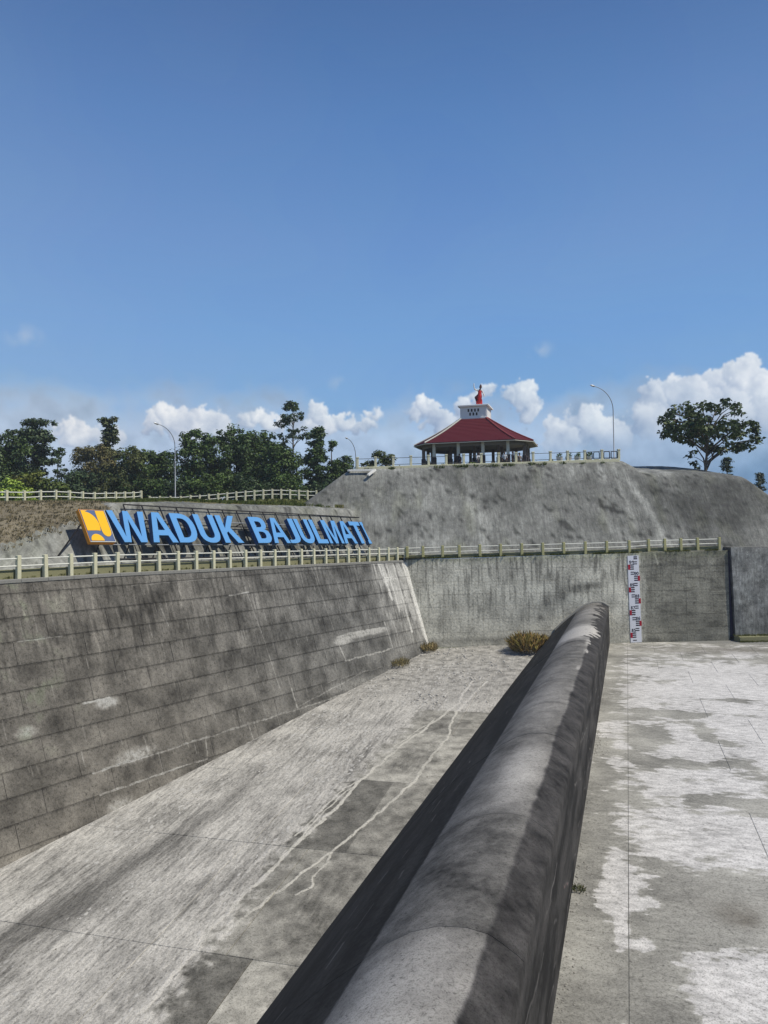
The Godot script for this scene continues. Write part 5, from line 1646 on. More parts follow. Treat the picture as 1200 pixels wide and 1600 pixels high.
func people():
	var skin := Color(0.16, 0.09, 0.06); var hair := Color(0.012, 0.011, 0.012)
	var m := mat(Color(1, 1, 1), 0.8)
	m.vertex_color_use_as_albedo = true
	for q in [[9.3, -79.6, 0.5, Color(0.62, 0.63, 0.66), Color(0.05, 0.06, 0.10), 0.30, "person in white shirt and dark trousers leaning forward in the middle of the pavilion"], [11.9, -78.9, -0.2, Color(0.58, 0.60, 0.64), Color(0.03, 0.03, 0.04), 0.05, "person in pale shirt standing by the right front column of the pavilion"], [12.75, -79.2, 0.9, Color(0.02, 0.022, 0.03), Color(0.025, 0.025, 0.03), 0.0, "person dressed in black standing under the right end of the eaves"], [7.7, -80.8, -0.7, Color(0.03, 0.03, 0.045), Color(0.04, 0.045, 0.07), 0.08, "person in dark clothes standing inside the left half of the pavilion"], [13.6, -80.4, 0.2, Color(0.22, 0.18, 0.16), Color(0.03, 0.03, 0.03), 0.0, "person in brown top at the right corner of the pavilion"]]:
		var inside: bool = Vector2(q[0] - 9.82, q[1] + 84.7).length() < 4.6
		var base := Vector3(q[0], 14.62 + 0.25, q[1]) if inside else Vector3(q[0], ground(q[0], q[1]).x, q[1])
		base.y = 14.86
		var t := thing("person", q[6], "person", base, q[2])
		var ln: float = q[5]
		var hip := Vector3(0, 0.86, 0); var chest := Vector3(0, 1.30, ln * 0.6); var neck := Vector3(0, 1.43, ln * 0.8)
		var sh: Color = q[3]; var tr: Color = q[4]
		var b := [[Vector3(-0.10, 0.07, 0.03), Vector3(-0.10, 0.46, 0.02), 0.05, 0.065, tr], [Vector3(-0.10, 0.46, 0.02), Vector3(-0.08, 0.85, 0), 0.07, 0.095, tr], [Vector3(0.11, 0.07, -0.02), Vector3(0.11, 0.46, 0.02), 0.05, 0.065, tr], [Vector3(0.11, 0.46, 0.02), Vector3(0.08, 0.85, 0), 0.07, 0.095, tr],
			[Vector3(-0.10, 0.05, 0.0), Vector3(-0.11, 0.045, 0.15), 0.05, 0.04, hair], [Vector3(0.11, 0.05, -0.04), Vector3(0.13, 0.045, 0.11), 0.05, 0.04, hair],
			[hip + Vector3(-0.07, 0.02, 0), hip + Vector3(0.07, 0.02, 0), 0.13, 0.13, tr], [hip + Vector3(0, 0.12, 0), chest, 0.13, 0.155, sh], [chest + Vector3(-0.10, 0.03, 0), chest + Vector3(0.10, 0.03, 0), 0.12, 0.12, sh],
			[neck - Vector3(0, 0.05, 0), neck + Vector3(0, 0.08, 0.01), 0.055, 0.05, skin], [neck + Vector3(0, 0.15, 0.03), neck + Vector3(0, 0.22, 0.02), 0.085, 0.09, skin]]
		for s in [-1.0, 1.0]:
			var shd := chest + Vector3(s * 0.18, 0.07, 0)
			var el := shd + Vector3(s * 0.06, -0.27, 0.02 + ln * 0.3); var wr := el + Vector3(-s * 0.02, -0.20, 0.10 + ln * 0.4)
			b.append([shd, el, 0.058, 0.045, sh]); b.append([el, wr, 0.042, 0.032, skin])
			b.append([wr, wr + Vector3(0, -0.07, 0.02), 0.034, 0.03, skin])
			for f in 4: b.append([wr + Vector3((f - 1.5) * 0.018, -0.08, 0.02), wr + Vector3((f - 1.5) * 0.022, -0.15 + absf(f - 1.2) * 0.01, 0.04), 0.011, 0.009, skin])
			b.append([wr + Vector3(-s * 0.03, -0.04, 0.02), wr + Vector3(-s * 0.055, -0.09, 0.04), 0.012, 0.01, skin])
		part("body", body(b, 0.03, 0.03), m, t)
		var st := begin()
		var cap := SphereMesh.new()
		cap.radius = 0.105; cap.height = 0.2; cap.radial_segments = 12; cap.rings = 6
		part("hair", cap, mat(hair, 0.7), t, Transform3D(Basis(), neck + Vector3(0, 0.235, 0.0)))

# ---------------------------------------------------------------- lamps
func lamps():
	for q in [[Vector3(-20.7, 12.0, -80.0), 7.9, -1.75, 1.2, "grey curved street lamp standing behind the emblem panel, in front of the trees"], [Vector3(-3.25, 12.4, -95.0), 7.6, -1.15, 1.0, "grey curved street lamp beyond the left corner of the lookout"], [Vector3(22.95, 14.4, -80.0), 8.75, -2.35, 0.4, "tall grey curved street lamp at the right end of the lookout railing"]]:
		var t := thing("street_lamp", q[4], "street lamp", q[0], 0.0, "curved street lamps on the upper level")
		var h: float = q[1]; var arm: float = q[2]; var dep: float = q[3]
		var st := begin()
		add_tube(st, [Vector3(0, 0, 0), Vector3(0, 0.35, 0), Vector3(0, 0.36, 0), Vector3(0, h * 0.72, 0)], [0.10, 0.10, 0.06, 0.045], 8)
		part("pole", done(st), M.galv, t)
		st = begin()
		var pts := []; var rad := []
		for k in 11:
			var a := k / 10.0 * 1.35
			pts.append(Vector3(arm * 0.78 * (1.0 - cos(a)) / (1.0 - cos(1.35)), h * 0.72 + h * 0.265 * sin(a) / sin(1.35), dep * 0.7 * (1.0 - cos(a)) / (1.0 - cos(1.35))))
			rad.append(lerpf(0.043, 0.032, k / 10.0))
		add_tube(st, pts, rad, 8)
		part("arm", done(st), M.galv, t)
		st = begin()
		var e: Vector3 = pts[-1]
		var tip := Vector3(arm, h, dep)
		add_tube(st, [e, e.lerp(tip, 0.2), e.lerp(tip, 0.7), tip], [0.04, 0.10, 0.09, 0.03], 8)
		part("lamp_head", done(st), mat(Color(0.5, 0.52, 0.54), 0.4, 0.3), t)
		st = begin()
		add_box(st, Transform3D(), Vector3(0.42, 0.14, 0.42), 0.02)
		part("lamp_foot", done(st), M.concrete, t, Transform3D(Basis(), Vector3(0, -0.06, 0)))

# ---------------------------------------------------------------- leaves
class Leaves:
	var v := PackedVector3Array(); var n := PackedVector3Array(); var c := PackedColorArray()
	func leaf(p: Vector3, dir: Vector3, side: Vector3, ln: float, wd: float, col: Color):
		var tip := p + dir * ln
		var nn := dir.cross(side).normalized()
		if nn.y < 0.0:
			nn = -nn
			side = -side
		var sag := nn * -ln * 0.12
		var m := p + dir * ln * 0.45
		var l := m + side * wd * 0.5 - sag; var r := m - side * wd * 0.5 - sag
		v.append_array(PackedVector3Array([p, l, tip, p, tip, r]))
		for k in 6: n.append(nn); c.append(col)
	func mesh() -> ArrayMesh:
		var am := ArrayMesh.new()
		var a := []; a.resize(Mesh.ARRAY_MAX)
		a[Mesh.ARRAY_VERTEX] = v; a[Mesh.ARRAY_NORMAL] = n; a[Mesh.ARRAY_COLOR] = c
		am.add_surface_from_arrays(Mesh.PRIMITIVE_TRIANGLES, a)
		return am

func rand_dir() -> Vector3:
	var z := rng.randf_range(-1, 1); var a := rng.randf() * TAU; var r := sqrt(1.0 - z * z)
	return Vector3(r * cos(a), z, r * sin(a))

# clumps: [centre, radius, leaves]
func foliage(clumps: Array, size: float, c0: Color, c1: Color, flat := 0.6) -> ArrayMesh:
	var lv := Leaves.new()
	for q in clumps:
		var tint := rng.randf()
		var base := c0.lerp(c1, tint) * rng.randf_range(0.8, 1.2)
		for k in int(q[2]):
			var d := rand_dir()
			var p: Vector3 = q[0] + Vector3(d.x, d.y * flat, d.z) * q[1] * pow(rng.randf(), 0.45)
			var face := (d * 0.7 + rand_dir() * 0.75 + Vector3(0, 0.5, 0)).normalized()   # the blade looks outwards and up
			var dir := face.cross(rand_dir()).normalized()
			if dir.y > 0.3: dir = -dir
			var side := dir.cross(face).normalized()
			var s := size * rng.randf_range(0.7, 1.3)
			lv.leaf(p, dir, side, s, s * 0.62, base * rng.randf_range(0.8, 1.65))
	return lv.mesh()

func tree(called: String, label: String, at: Vector3, clumps: Array, size: float, c0: Color, c1: Color, trunk: Array, limbs: int, group := "", cat := "tree", flat := 0.6):
	var t := thing(called, label, cat, at, 0.0, group)
	var st := begin()
	add_tube(st, trunk[0], trunk[1], 8)
	var tr := part("trunk", done(st), M.bark, t)
	for k in mini(limbs, clumps.size()):
		var q = clumps[int(k * clumps.size() / float(limbs))]
		var c: Vector3 = q[0]
		# leave the trunk below the clump
		var want := maxf(c.y * 0.25, c.y - 0.55 * Vector2(c.x, c.z).length())
		var best: Vector3 = trunk[0][trunk[0].size() - 1]
		for i in trunk[0].size() - 1:
			var pa: Vector3 = trunk[0][i]; var pb: Vector3 = trunk[0][i + 1]
			if want >= pa.y and want <= pb.y: best = pa.lerp(pb, (want - pa.y) / (pb.y - pa.y))
		var mid := best.lerp(c, 0.55) + Vector3(0, 0.12 * best.distance_to(c), 0)
		var r := clampf(best.distance_to(c) * 0.015, 0.018, 0.07)
		st = begin()
		add_tube(st, [best, best.lerp(mid, 0.5) + rand_dir() * 0.05, mid, c], [r * 1.5, r * 1.2, r, r * 0.4], 6)
		part("limb", done(st), M.bark, t)
	part("crown", foliage(clumps, size, c0, c1, flat), M.leaf, t)
	return t

func blob_clumps(n: int, c: Vector3, r: Vector3, cr: float, leaves: int, sd: int, shell := 0.5) -> Array:
	rng.seed = sd
	var out := []
	for k in n:
		var d := rand_dir()
		var s := pow(rng.randf(), shell)
		var lump := 0.82 + 0.30 * fbm_b.get_noise_3d(d.x * 2.0 + sd, d.y * 2.0, d.z * 2.0) + rng.randf_range(-0.08, 0.1)
		out.append([c + Vector3(d.x * r.x, d.y * r.y, d.z * r.z) * s * lump, cr * rng.randf_range(0.7, 1.3), leaves])
	return out

func trees():
	var dg := Color(0.045, 0.078, 0.024); var dg2 := Color(0.07, 0.11, 0.03)
	var bl := Color(0.05, 0.078, 0.04); var ol := Color(0.09, 0.095, 0.036); var ol2 := Color(0.13, 0.11, 0.048)
	var sp := func(px: float, D: float) -> float: return (px - 600.0) / 1260.0 * D
	var hy := func(px: float, py: float, D: float) -> float: return CAM_Y + (833.0 - 0.014 * (px - 600.0) - py) / 1260.0 * D
	var straight := func(h: float, r: float, lean := 0.0) -> Array: return [[Vector3(0, -0.5, 0), Vector3(lean * 0.3, h * 0.35, 0.05), Vector3(lean * 0.7, h * 0.7, -0.05), Vector3(lean, h, 0)], [r * 1.25, r, r * 0.7, r * 0.25]]
	var grp := "broadleaf trees behind the upper road"
	var y0 := 11.8
	# [px, top px, D, half width m, label, palette, seed, kind]
	for q in [
		[8.0, 676.0, 98.0, 3.6, "spreading dark green tree at the left edge of the trees", bl, dg2, 101, 0],
		[150.0, 694.0, 106.0, 3.5, "olive brown rounded tree under the slim crested tree", ol, ol2, 103, 0],
		[208.0, 697.0, 103.0, 3.4, "dull olive tree left of the emblem side street lamp", ol, dg2, 104, 0],
		[250.0, 703.0, 106.0, 2.8, "low green tree directly behind the left street lamp", dg, dg2, 105, 0],
		[306.0, 671.0, 101.0, 3.5, "dense dark green tree just right of the left street lamp", dg, dg2, 106, 0],
		[360.0, 667.0, 104.0, 3.5, "broad dark tree in the middle of the dense grove", dg, Color(0.06, 0.095, 0.028), 107, 0],
		[405.0, 670.0, 107.0, 3.0, "dark round tree left of the tall spindly tree", dg, dg2, 108, 0],
		[438.0, 690.0, 101.0, 2.6, "dark bushy tree at the foot of the tall spindly tree", dg, dg2, 109, 0],
		[536.0, 714.0, 106.0, 2.0, "small dark round tree by the left flank of the mound", dg, dg2, 110, 0]]:
		var D: float = q[2]
		var h: float = hy.call(q[0], q[1], D) - y0
		var c := blob_clumps(95, Vector3(0, h * 0.50, 0), Vector3(q[3] * 1.2, h * 0.52, q[3] * 1.05), 0.80, 95, q[7], 0.42)
		c.append_array(blob_clumps(30, Vector3(0, h * 0.86, 0), Vector3(q[3] * 0.8, h * 0.16, q[3] * 0.7), 0.5, 50, q[7] + 500, 0.3))
		tree("broadleaf_tree", q[4], Vector3(sp.call(q[0], D), y0, -D), c, 0.36, q[5], q[6], straight.call(h * 0.8, 0.17), 8, grp, "tree", 0.85)
	# flat-topped, layered tree
	var h: float = hy.call(52.0, 654.0, 100.0) - y0
	var c := []
	rng.seed = 102
	for lay in [[0.97, 1.9, 18, 0.6], [0.86, 2.3, 20, -0.9], [0.78, 2.0, 16, 1.6], [0.66, 2.5, 20, -1.2], [0.55, 2.2, 16, 1.4], [0.45, 2.4, 16, -1.0]]:
		for k in lay[2]:
			var a := rng.randf() * TAU; var r: float = lay[1] * sqrt(rng.randf())
			c.append([Vector3(lay[3] + cos(a) * r, h * lay[0] + rng.randf_range(-0.2, 0.2), sin(a) * r), 0.5, 42])
	c.append_array(blob_clumps(46, Vector3(-0.3, h * 0.42, 0), Vector3(3.0, h * 0.42, 2.2), 0.75, 75, 181, 0.45))
	c.append_array(blob_clumps(30, Vector3(0.2, h * 0.84, 0), Vector3(1.9, h * 0.14, 1.5), 0.55, 50, 184, 0.5))
	c.append_array(blob_clumps(16, Vector3(1.2, h * 0.66, 0), Vector3(1.3, h * 0.16, 1.2), 0.5, 50, 182, 0.5))
	tree("layered_tree", "flat topped layered tree with blue green crown near the left edge", Vector3(sp.call(50.0, 100.0), y0, -100.0), c, 0.36, bl, Color(0.065, 0.095, 0.045), straight.call(h * 0.95, 0.2, 0.4), 14, "", "tree", 0.6)
	h = hy.call(90.0, 692.0, 108.0) - y0
	c = blob_clumps(16, Vector3(0, h * 0.86, 0), Vector3(1.3, h * 0.12, 1.2), 0.4, 26, 131, 0.6)
	c.append_array(blob_clumps(14, Vector3(0.5, h * 0.6, 0), Vector3(1.5, h * 0.2, 1.2), 0.4, 24, 132, 0.6))
	tree("thin_tree", "small thin dark tree in the gap between the two left tree groups", Vector3(sp.call(88.0, 108.0), y0, -108.0), c, 0.36, bl, dg, straight.call(h * 0.85, 0.1, 0.2), 8)
	h = hy.call(172.0, 650.0, 109.0) - y0
	c = blob_clumps(16, Vector3(-0.1, h * 0.955, 0), Vector3(1.7, h * 0.05, 1.4), 0.45, 40, 133, 0.5)
	c.append_array(blob_clumps(9, Vector3(0.2, h * 0.84, 0), Vector3(1.2, h * 0.05, 1.0), 0.38, 30, 134, 0.6))
	c.append_array(blob_clumps(30, Vector3(0, h * 0.6, 0), Vector3(1.5, h * 0.26, 1.3), 0.6, 70, 135, 0.5))
	c.append_array(blob_clumps(34, Vector3(0.1, h * 0.82, 0), Vector3(1.15, h * 0.14, 1.0), 0.45, 50, 183, 0.6))
	tree("crested_tree", "slim tall tree with a dark tuft at its top above olive trees", Vector3(sp.call(170.0, 109.0), y0, -109.0), c, 0.38, bl, ol, straight.call(h * 0.97, 0.17, 0.1), 12)
	# the tall spindly tree
	h = hy.call(460.0, 627.0, 112.0) - y0
	c = []
	rng.seed = 136
	for k in 90:
		var f := rng.randf_range(0.25, 1.0)
		var a := rng.randf() * TAU
		var r := (0.5 + 3.3 * (1.0 - absf(f - 0.55) * 1.5)) * rng.randf_range(0.35, 1.0)
		if f > 0.9: r *= 0.5
		c.append([Vector3(cos(a) * r + 0.25 * sin(f * 5.0), h * f + 0.12 * r, sin(a) * r), rng.randf_range(0.28, 0.5), 40])
	tree("spindly_tree", "tall spindly tree with open tiered branches standing above the grove", Vector3(sp.call(458.0, 112.0), y0, -112.0), c, 0.34, dg, bl, straight.call(h * 0.98, 0.13, 0.15), 40, "", "tree", 0.7)
	# pointed trees right of it
	h = hy.call(497.0, 667.0, 105.0) - y0
	c = []
	rng.seed = 137
	for k in 130:
		var f := pow(rng.randf(), 1.15)
		var a := rng.randf() * TAU
		var r := (0.35 + 2.9 * pow(1.0 - f, 0.8)) * sqrt(rng.randf()) * (0.8 + 0.3 * sin(f * 21.0 + a * 2.0))
		c.append([Vector3(cos(a) * r, h * (0.05 + 0.95 * f), sin(a) * r), 0.55, 70])
	tree("pointed_tree", "pointed dark green tree rising right of the spindly tree", Vector3(sp.call(497.0, 105.0), y0, -105.0), c, 0.38, dg, dg2, straight.call(h * 0.95, 0.17), 20)
	h = hy.call(520.0, 684.0, 104.0) - y0
	c = blob_clumps(10, Vector3(0.2, h * 0.92, 0), Vector3(0.7, h * 0.1, 0.7), 0.3, 30, 138, 0.6)
	c.append_array(blob_clumps(40, Vector3(0, h * 0.45, 0), Vector3(1.7, h * 0.42, 1.6), 0.5, 44, 139, 0.5))
	tree("slender_tree", "slender green tree with a thin top between the pointed tree and the mound", Vector3(sp.call(519.0, 104.0), y0, -104.0), c, 0.36, dg, dg2, straight.call(h * 0.95, 0.12), 10)
	# bushes left, in front of the trees
	for q in [[52.0, 722.0, 90.0, 2.3, "yellow green leafy bush in front of the left trees", Color(0.10, 0.125, 0.025), Color(0.15, 0.15, 0.03), 141], [16.0, 746.0, 84.0, 2.4, "bright light green low bush above the left railing", Color(0.20, 0.29, 0.05), Color(0.26, 0.34, 0.06), 142], [84.0, 744.0, 88.0, 1.9, "green low bush beside the yellow green bush", Color(0.06, 0.09, 0.02), Color(0.10, 0.13, 0.03), 143],
		[122.0, 730.0, 95.0, 2.4, "dark shrub under the olive trees, leftmost of the shade", dg, bl, 144], [185.0, 735.0, 94.0, 2.6, "dark green shrub below the crested tree", dg, ol, 145], [232.0, 738.0, 94.0, 2.4, "dark shrub left of the street lamp pole foot", dg, dg2, 146], [285.0, 738.0, 95.0, 2.6, "dark shrub right of the street lamp pole foot", dg, bl, 147], [330.0, 728.0, 94.0, 2.4, "lighter green shrub at the front of the grove", dg2, Color(0.07, 0.11, 0.03), 148], [390.0, 736.0, 95.0, 3.0, "dark shrub behind the crest of the bend railing", dg, bl, 149], [450.0, 738.0, 95.0, 2.6, "dark shrub below the spindly tree", dg, dg2, 150], [510.0, 742.0, 96.0, 2.6, "dark shrub at the right end of the grove", dg, bl, 151]]:
		var D: float = q[2]
		var hh: float = hy.call(q[0], q[1], D) - 11.6
		var cl := blob_clumps(60, Vector3(0, hh * 0.45, 0), Vector3(q[3] * 1.25, hh * 0.5, q[3] * 0.8), 0.62, 70, q[7], 0.4)
		tree("shrub", q[4], Vector3(sp.call(q[0], D), 11.6, -D), cl, 0.32, q[5], q[6], straight.call(hh * 0.6, 0.07), 5, "shrubs in front of the trees", "shrub", 0.85)
	# beside the pavilion
	h = hy.call(598.0, 699.0, 88.0) - 14.3
	c = blob_clumps(34, Vector3(0.1, h * 0.62, 0), Vector3(1.7, h * 0.42, 1.4), 0.36, 34, 152, 0.5)
	c.append_array(blob_clumps(10, Vector3(-1.5, h * 0.5, 0), Vector3(0.7, h * 0.2, 0.7), 0.3, 30, 153, 0.6))
	tree("small_tree", "small bushy tree left of the pavilion behind the lookout railing", Vector3(sp.call(598.0, 88.0), 14.3, -88.0), c, 0.28, Color(0.05, 0.075, 0.022), Color(0.08, 0.10, 0.03), straight.call(h * 0.7, 0.07), 8)
	c = blob_clumps(16, Vector3(0, 0.75, 0), Vector3(0.8, 0.6, 0.6), 0.26, 28, 154, 0.5)
	tree("pale_shrub", "pale yellow green shrub behind the first posts of the lookout", Vector3(sp.call(578.0, 80.0), 14.2, -80.0), c, 0.24, Color(0.20, 0.23, 0.09), Color(0.28, 0.30, 0.13), straight.call(0.7, 0.04), 4, "", "shrub")
	# the lone tree on the right
	var D := 77.0
	var base := Vector3(sp.call(1104.0, D), 0, -D)
	base.y = ground(base.x, base.z).x
	var m := D / 1260.0
	c = []
	rng.seed = 160
	for k in 275:
		var a := rng.randf() * TAU; var f := rng.randf()
		var px := 0.0; var py := 0.0
		# an uneven umbrella: wide in the middle, drooping on the right
		var rr := sqrt(rng.randf())
		px = 6.0 + cos(a) * 76.0 * rr; py = 66.0 + sin(a) * 47.0 * rr
		if py < 66.0: py = lerpf(66.0, py, 0.72 + 0.006 * px * (1.0 if px < 0.0 else 0.35))
		if px > 45.0: py -= (px - 45.0) * 0.55
		if fbm_b.get_noise_2d(px * 0.07, py * 0.07) < -0.2: continue
		var dz := sqrt(maxf(0.0, 1.0 - rr * rr)) * 62.0 * rng.randf_range(-1, 1)
		c.append([Vector3(px * m, (py + rng.randf_range(-3, 3)) * m, dz * m), rng.randf_range(0.26, 0.46), 19])
	for q in [[-24.0, 24.0], [-18.0, 14.0], [-14.0, 9.0], [-20.0, 30.0], [20.0, 38.0], [14.0, 34.0]]:
		c.append([Vector3(q[0] * m, q[1] * m, rng.randf_range(-0.4, 0.4)), 0.32, 18])
	var tr := [[Vector3(0, -0.4, 0), Vector3(0.02, 0.6, 0), Vector3(0.12, 1.4, 0.05), Vector3(0.2, 2.4, 0.0), Vector3(0.3, 3.6, 0.1)], [0.16, 0.14, 0.12, 0.09, 0.05]]
	var lone = tree("lone_tree", "broad round crowned tree standing alone on the right end of the mound", base, c, 0.40, Color(0.042, 0.066, 0.028), Color(0.07, 0.098, 0.036), tr, 40, "", "tree", 0.8)
	var st := begin()
	for q in [[Vector3(0.1, 0.1, 0), Vector3(0.55, 1.1, 0.1), Vector3(1.0, 2.4, 0.2)], [Vector3(0.0, 0.2, 0), Vector3(-0.25, 1.2, 0.2), Vector3(-0.9, 2.3, 0.1)], [Vector3(0.15, 0.3, 0), Vector3(0.75, 1.3, -0.1), Vector3(0.72, 2.1, -0.3)]]:
		st = begin()
		add_tube(st, q, [0.09, 0.07, 0.04], 6)
		part("side_stem", done(st), M.bark, lone)
	# two dark conifers beyond
	for q in [[1138.0, 712.0, 760.0, 88.0, 1.15, "small grey green conifer behind the lone tree", 171], [1187.0, 738.0, 790.0, 92.0, 1.25, "dark conifer beyond the falling right shoulder of the mound", 172]]:
		var top: float = hy.call(q[0], q[1], q[3])
		var bot: float = top - 7.0
		c = []
		rng.seed = q[6]
		for k in 80:
			var f := rng.randf(); var a := rng.randf() * TAU
			var r: float = q[4] * pow(1.0 - f, 0.55) * rng.randf_range(0.4, 1.1) + 0.1
			c.append([Vector3(cos(a) * r, 7.0 * (0.08 + 0.9 * f), sin(a) * r), 0.34, 26])
		tree("conifer", q[5], Vector3(sp.call(q[0], q[3]), bot, -q[3]), c, 0.24, Color(0.035, 0.05, 0.035), Color(0.05, 0.07, 0.04), straight.call(6.7, 0.1), 10, "", "tree", 0.4)

# ---------------------------------------------------------------- grass and small plants
func tuft_mesh(n: int, hgt: float, spread: float, c0: Color, c1: Color, wd := 0.02) -> ArrayMesh:
	var lv := Leaves.new()
	for k in n:
		var a := rng.randf() * TAU
		var p := Vector3(cos(a), 0, sin(a)) * spread * rng.randf() * 0.5
		var d := Vector3(cos(a) * rng.randf_range(0.1, 0.7), 1.0, sin(a) * rng.randf_range(0.1, 0.7)).normalized()
		var side := d.cross(Vector3(cos(a + 1.3), 0.1, sin(a + 1.3))).normalized()
		lv.leaf(p, d, side, hgt * rng.randf_range(0.6, 1.2), wd * rng.randf_range(0.8, 1.4), c0.lerp(c1, rng.randf()))
	return lv.mesh()

func scatter(called: String, label: String, mesh: Mesh, xfs: Array, material: Material):
	var mm := MultiMesh.new()
	mm.transform_format = MultiMesh.TRANSFORM_3D
	mm.mesh = mesh
	mm.instance_count = xfs.size()
	for i in xfs.size(): mm.set_instance_transform(i, xfs[i])
	var o := MultiMeshInstance3D.new()
	o.name = next_name(called, self)
	o.multimesh = mm
	o.material_override = material
	add_child(o, true)
	return tag(o, label, "grass" if called.contains("grass") or called.contains("weeds") else "stones", "", "stuff")

func rand_xf(p: Vector3, s0: float, s1: float) -> Transform3D:
	return Transform3D(Basis(Vector3.UP, rng.randf() * TAU).scaled(Vector3.ONE * rng.randf_range(s0, s1)), p)

func plants():
	rng.seed = 300
	var dry := []; var green := []
	while dry.size() < 7000:
		var t := rng.randf_range(-40.0, -23.0); var p := rng.randf_range(4.0, 24.0)
		var q := behind(t, p, 0)
		if q.z < -58.0 or q.x < -33.0: continue
		var g := ground(q.x, q.z)
		if g.y > 0.5 and ground(q.x + WB.x * 0.35, q.z + WB.z * 0.35).y > 0.5: continue
		dry.append(rand_xf(Vector3(q.x, g.x - 0.03, q.z), 0.5, 1.3))
	scatter("dry_grass", "dry brown grass on the bank below the upper left railing", tuft_mesh(12, 0.15, 0.4, Color(0.26, 0.225, 0.15), Color(0.18, 0.16, 0.10), 0.03), dry, M.leaf)
	while green.size() < 6000:
		var x := rng.randf_range(-34.0, -3.0); var z := rng.randf_range(-92.0, -54.0)
		var g := ground(x, z)
		if g.y > 0.5: continue
		green.append(rand_xf(Vector3(x, g.x - 0.03, z), 0.6, 1.5))
	for k in 1500:
		var f := rng.randf()
		var x := lerpf(-19.2, -6.9, f); var z := lerpf(-80.0, -82.5, f) + rng.randf_range(0.0, 1.5)
		green.append(rand_xf(Vector3(x, 11.75 + 0.75 * sin(clampf((f - 0.04) * 1.65, 0, PI) * 0.95) - 0.3 * sm(0.6, 1.0, f) - (z - lerpf(-80.0, -82.5, f)) * 0.85, z), 0.4, 1.0))
	scatter("green_grass", "green grass along the upper road", tuft_mesh(8, 0.26, 0.3, Color(0.12, 0.14, 0.04), Color(0.07, 0.10, 0.025), 0.035), green, M.leaf)
	var wd := []
	for k in 900:      # on the coping of the end wall and between its posts
		var x := rng.randf_range(2.5, 27.2)
		if fbm_a.get_noise_2d(x * 3.0, 5.0) + (0.15 if x > 24.5 or x < 12.0 else 0.0) < 0.0: continue
		wd.append(rand_xf(far_at(x, 6.74 + 0.012 * (x - 3.0), rng.randf_range(-0.25, 0.05)), 0.3, 1.0))
	for k in 260:
		var t := rng.randf_range(-36.0, -0.5)
		wd.append(rand_xf(wall_at(t, wall_top(t) + 0.02, rng.randf_range(-0.4, -0.25)), 0.25, 0.7))
	for k in 420:      # on the ledge at the right
		wd.append(rand_xf(far_at(rng.randf_range(27.0, 32.0), 0.40 if k % 2 == 0 else 0.0, rng.randf_range(0.35, 1.05) if k % 2 == 0 else rng.randf_range(1.0, 1.5)), 0.3, 0.8))
	scatter("wall_weeds", "moss and small weeds along the wall tops and the foot ledge", tuft_mesh(9, 0.2, 0.3, Color(0.13, 0.14, 0.03), Color(0.06, 0.08, 0.02), 0.035), wd, M.leaf)
	var ew := []
	for k in 620:      # at the lip of the lookout
		var x := rng.randf_range(-2.0, 20.5)
		if fbm_b.get_noise_2d(x * 3.0, 31.0) + (0.12 if x > 4.5 and x < 11.5 else -0.25) < 0.0 or k % 2 == 0: continue
		ew.append(rand_xf(Vector3(x, plateau(x) - 0.32, -61.6 - 7.3 - 0.075 * (x - 3.6) + rng.randf_range(-0.3, 0.35)), 0.4, 1.3))
	scatter("lip_weeds", "green weeds along the lip of the lookout mound", tuft_mesh(10, 0.3, 0.4, Color(0.10, 0.13, 0.04), Color(0.06, 0.085, 0.025), 0.06), ew, M.leaf)
	# dry clumps at the foot of the walls
	for q in [[60.2, -7.1, 1.7, 1.75, "large rusty dry bush between the weir and the end wall", Color(0.50, 0.32, 0.15), Color(0.42, 0.40, 0.14), 1500], [59.3, -14.7, 1.0, 0.95, "dry brown bush in the corner below the white lime streaks", Color(0.48, 0.36, 0.2), Color(0.42, 0.38, 0.2), 620], [55.0, -15.7, 1.0, 0.8, "small straw coloured bush at the foot of the left wall", Color(0.40, 0.34, 0.2), Color(0.32, 0.29, 0.16), 420], [20.3, -1.32, 0.20, 0.22, "small green tuft against the near upstream foot of the weir", Color(0.10, 0.13, 0.05), Color(0.16, 0.15, 0.07), 110]]:
		var at := P3(q[0], q[1], 0.0 if q[1] > -5.0 else trough_y(q[0]))
		var t := thing("dry_bush" if q[1] < -5.0 else "grass_tuft", q[4], "bush" if q[1] < -5.0 else "grass tuft", at)
		var lv := Leaves.new()
		for k in q[7]:
			var a := rng.randf() * TAU; var r: float = q[2] * sqrt(rng.randf()) * 0.75
			var p := Vector3(cos(a) * r, rng.randf() * q[3] * 0.5 * (1.0 - r / q[2] * 0.7), sin(a) * r)
			var d := (Vector3(cos(a) * 0.5, 1.0, sin(a) * 0.5) + rand_dir() * 0.5).normalized()
			lv.leaf(p, d, d.cross(rand_dir()).normalized(), q[3] * rng.randf_range(0.3, 0.62), 0.02, q[5].lerp(q[6], rng.randf()))
		part("stems", lv.mesh(), M.leaf, t)
	# a few weeds rooted in the sprayed slope
	for q in [[-29.4, 3.25, "little green weed growing from the sprayed slope left of the emblem"], [-31.2, 3.2, "tiny weed at the far left of the sprayed slope"]]:
		var p := behind(q[0], q[1], 0)
		p.y = ground(p.x, p.z).x
		var t := thing("weed", q[2], "weed", p)
		part("leaves", foliage([[Vector3(0, 0.12, 0), 0.16, 40]], 0.12, Color(0.05, 0.075, 0.03), Color(0.08, 0.10, 0.04)), M.leaf, t)
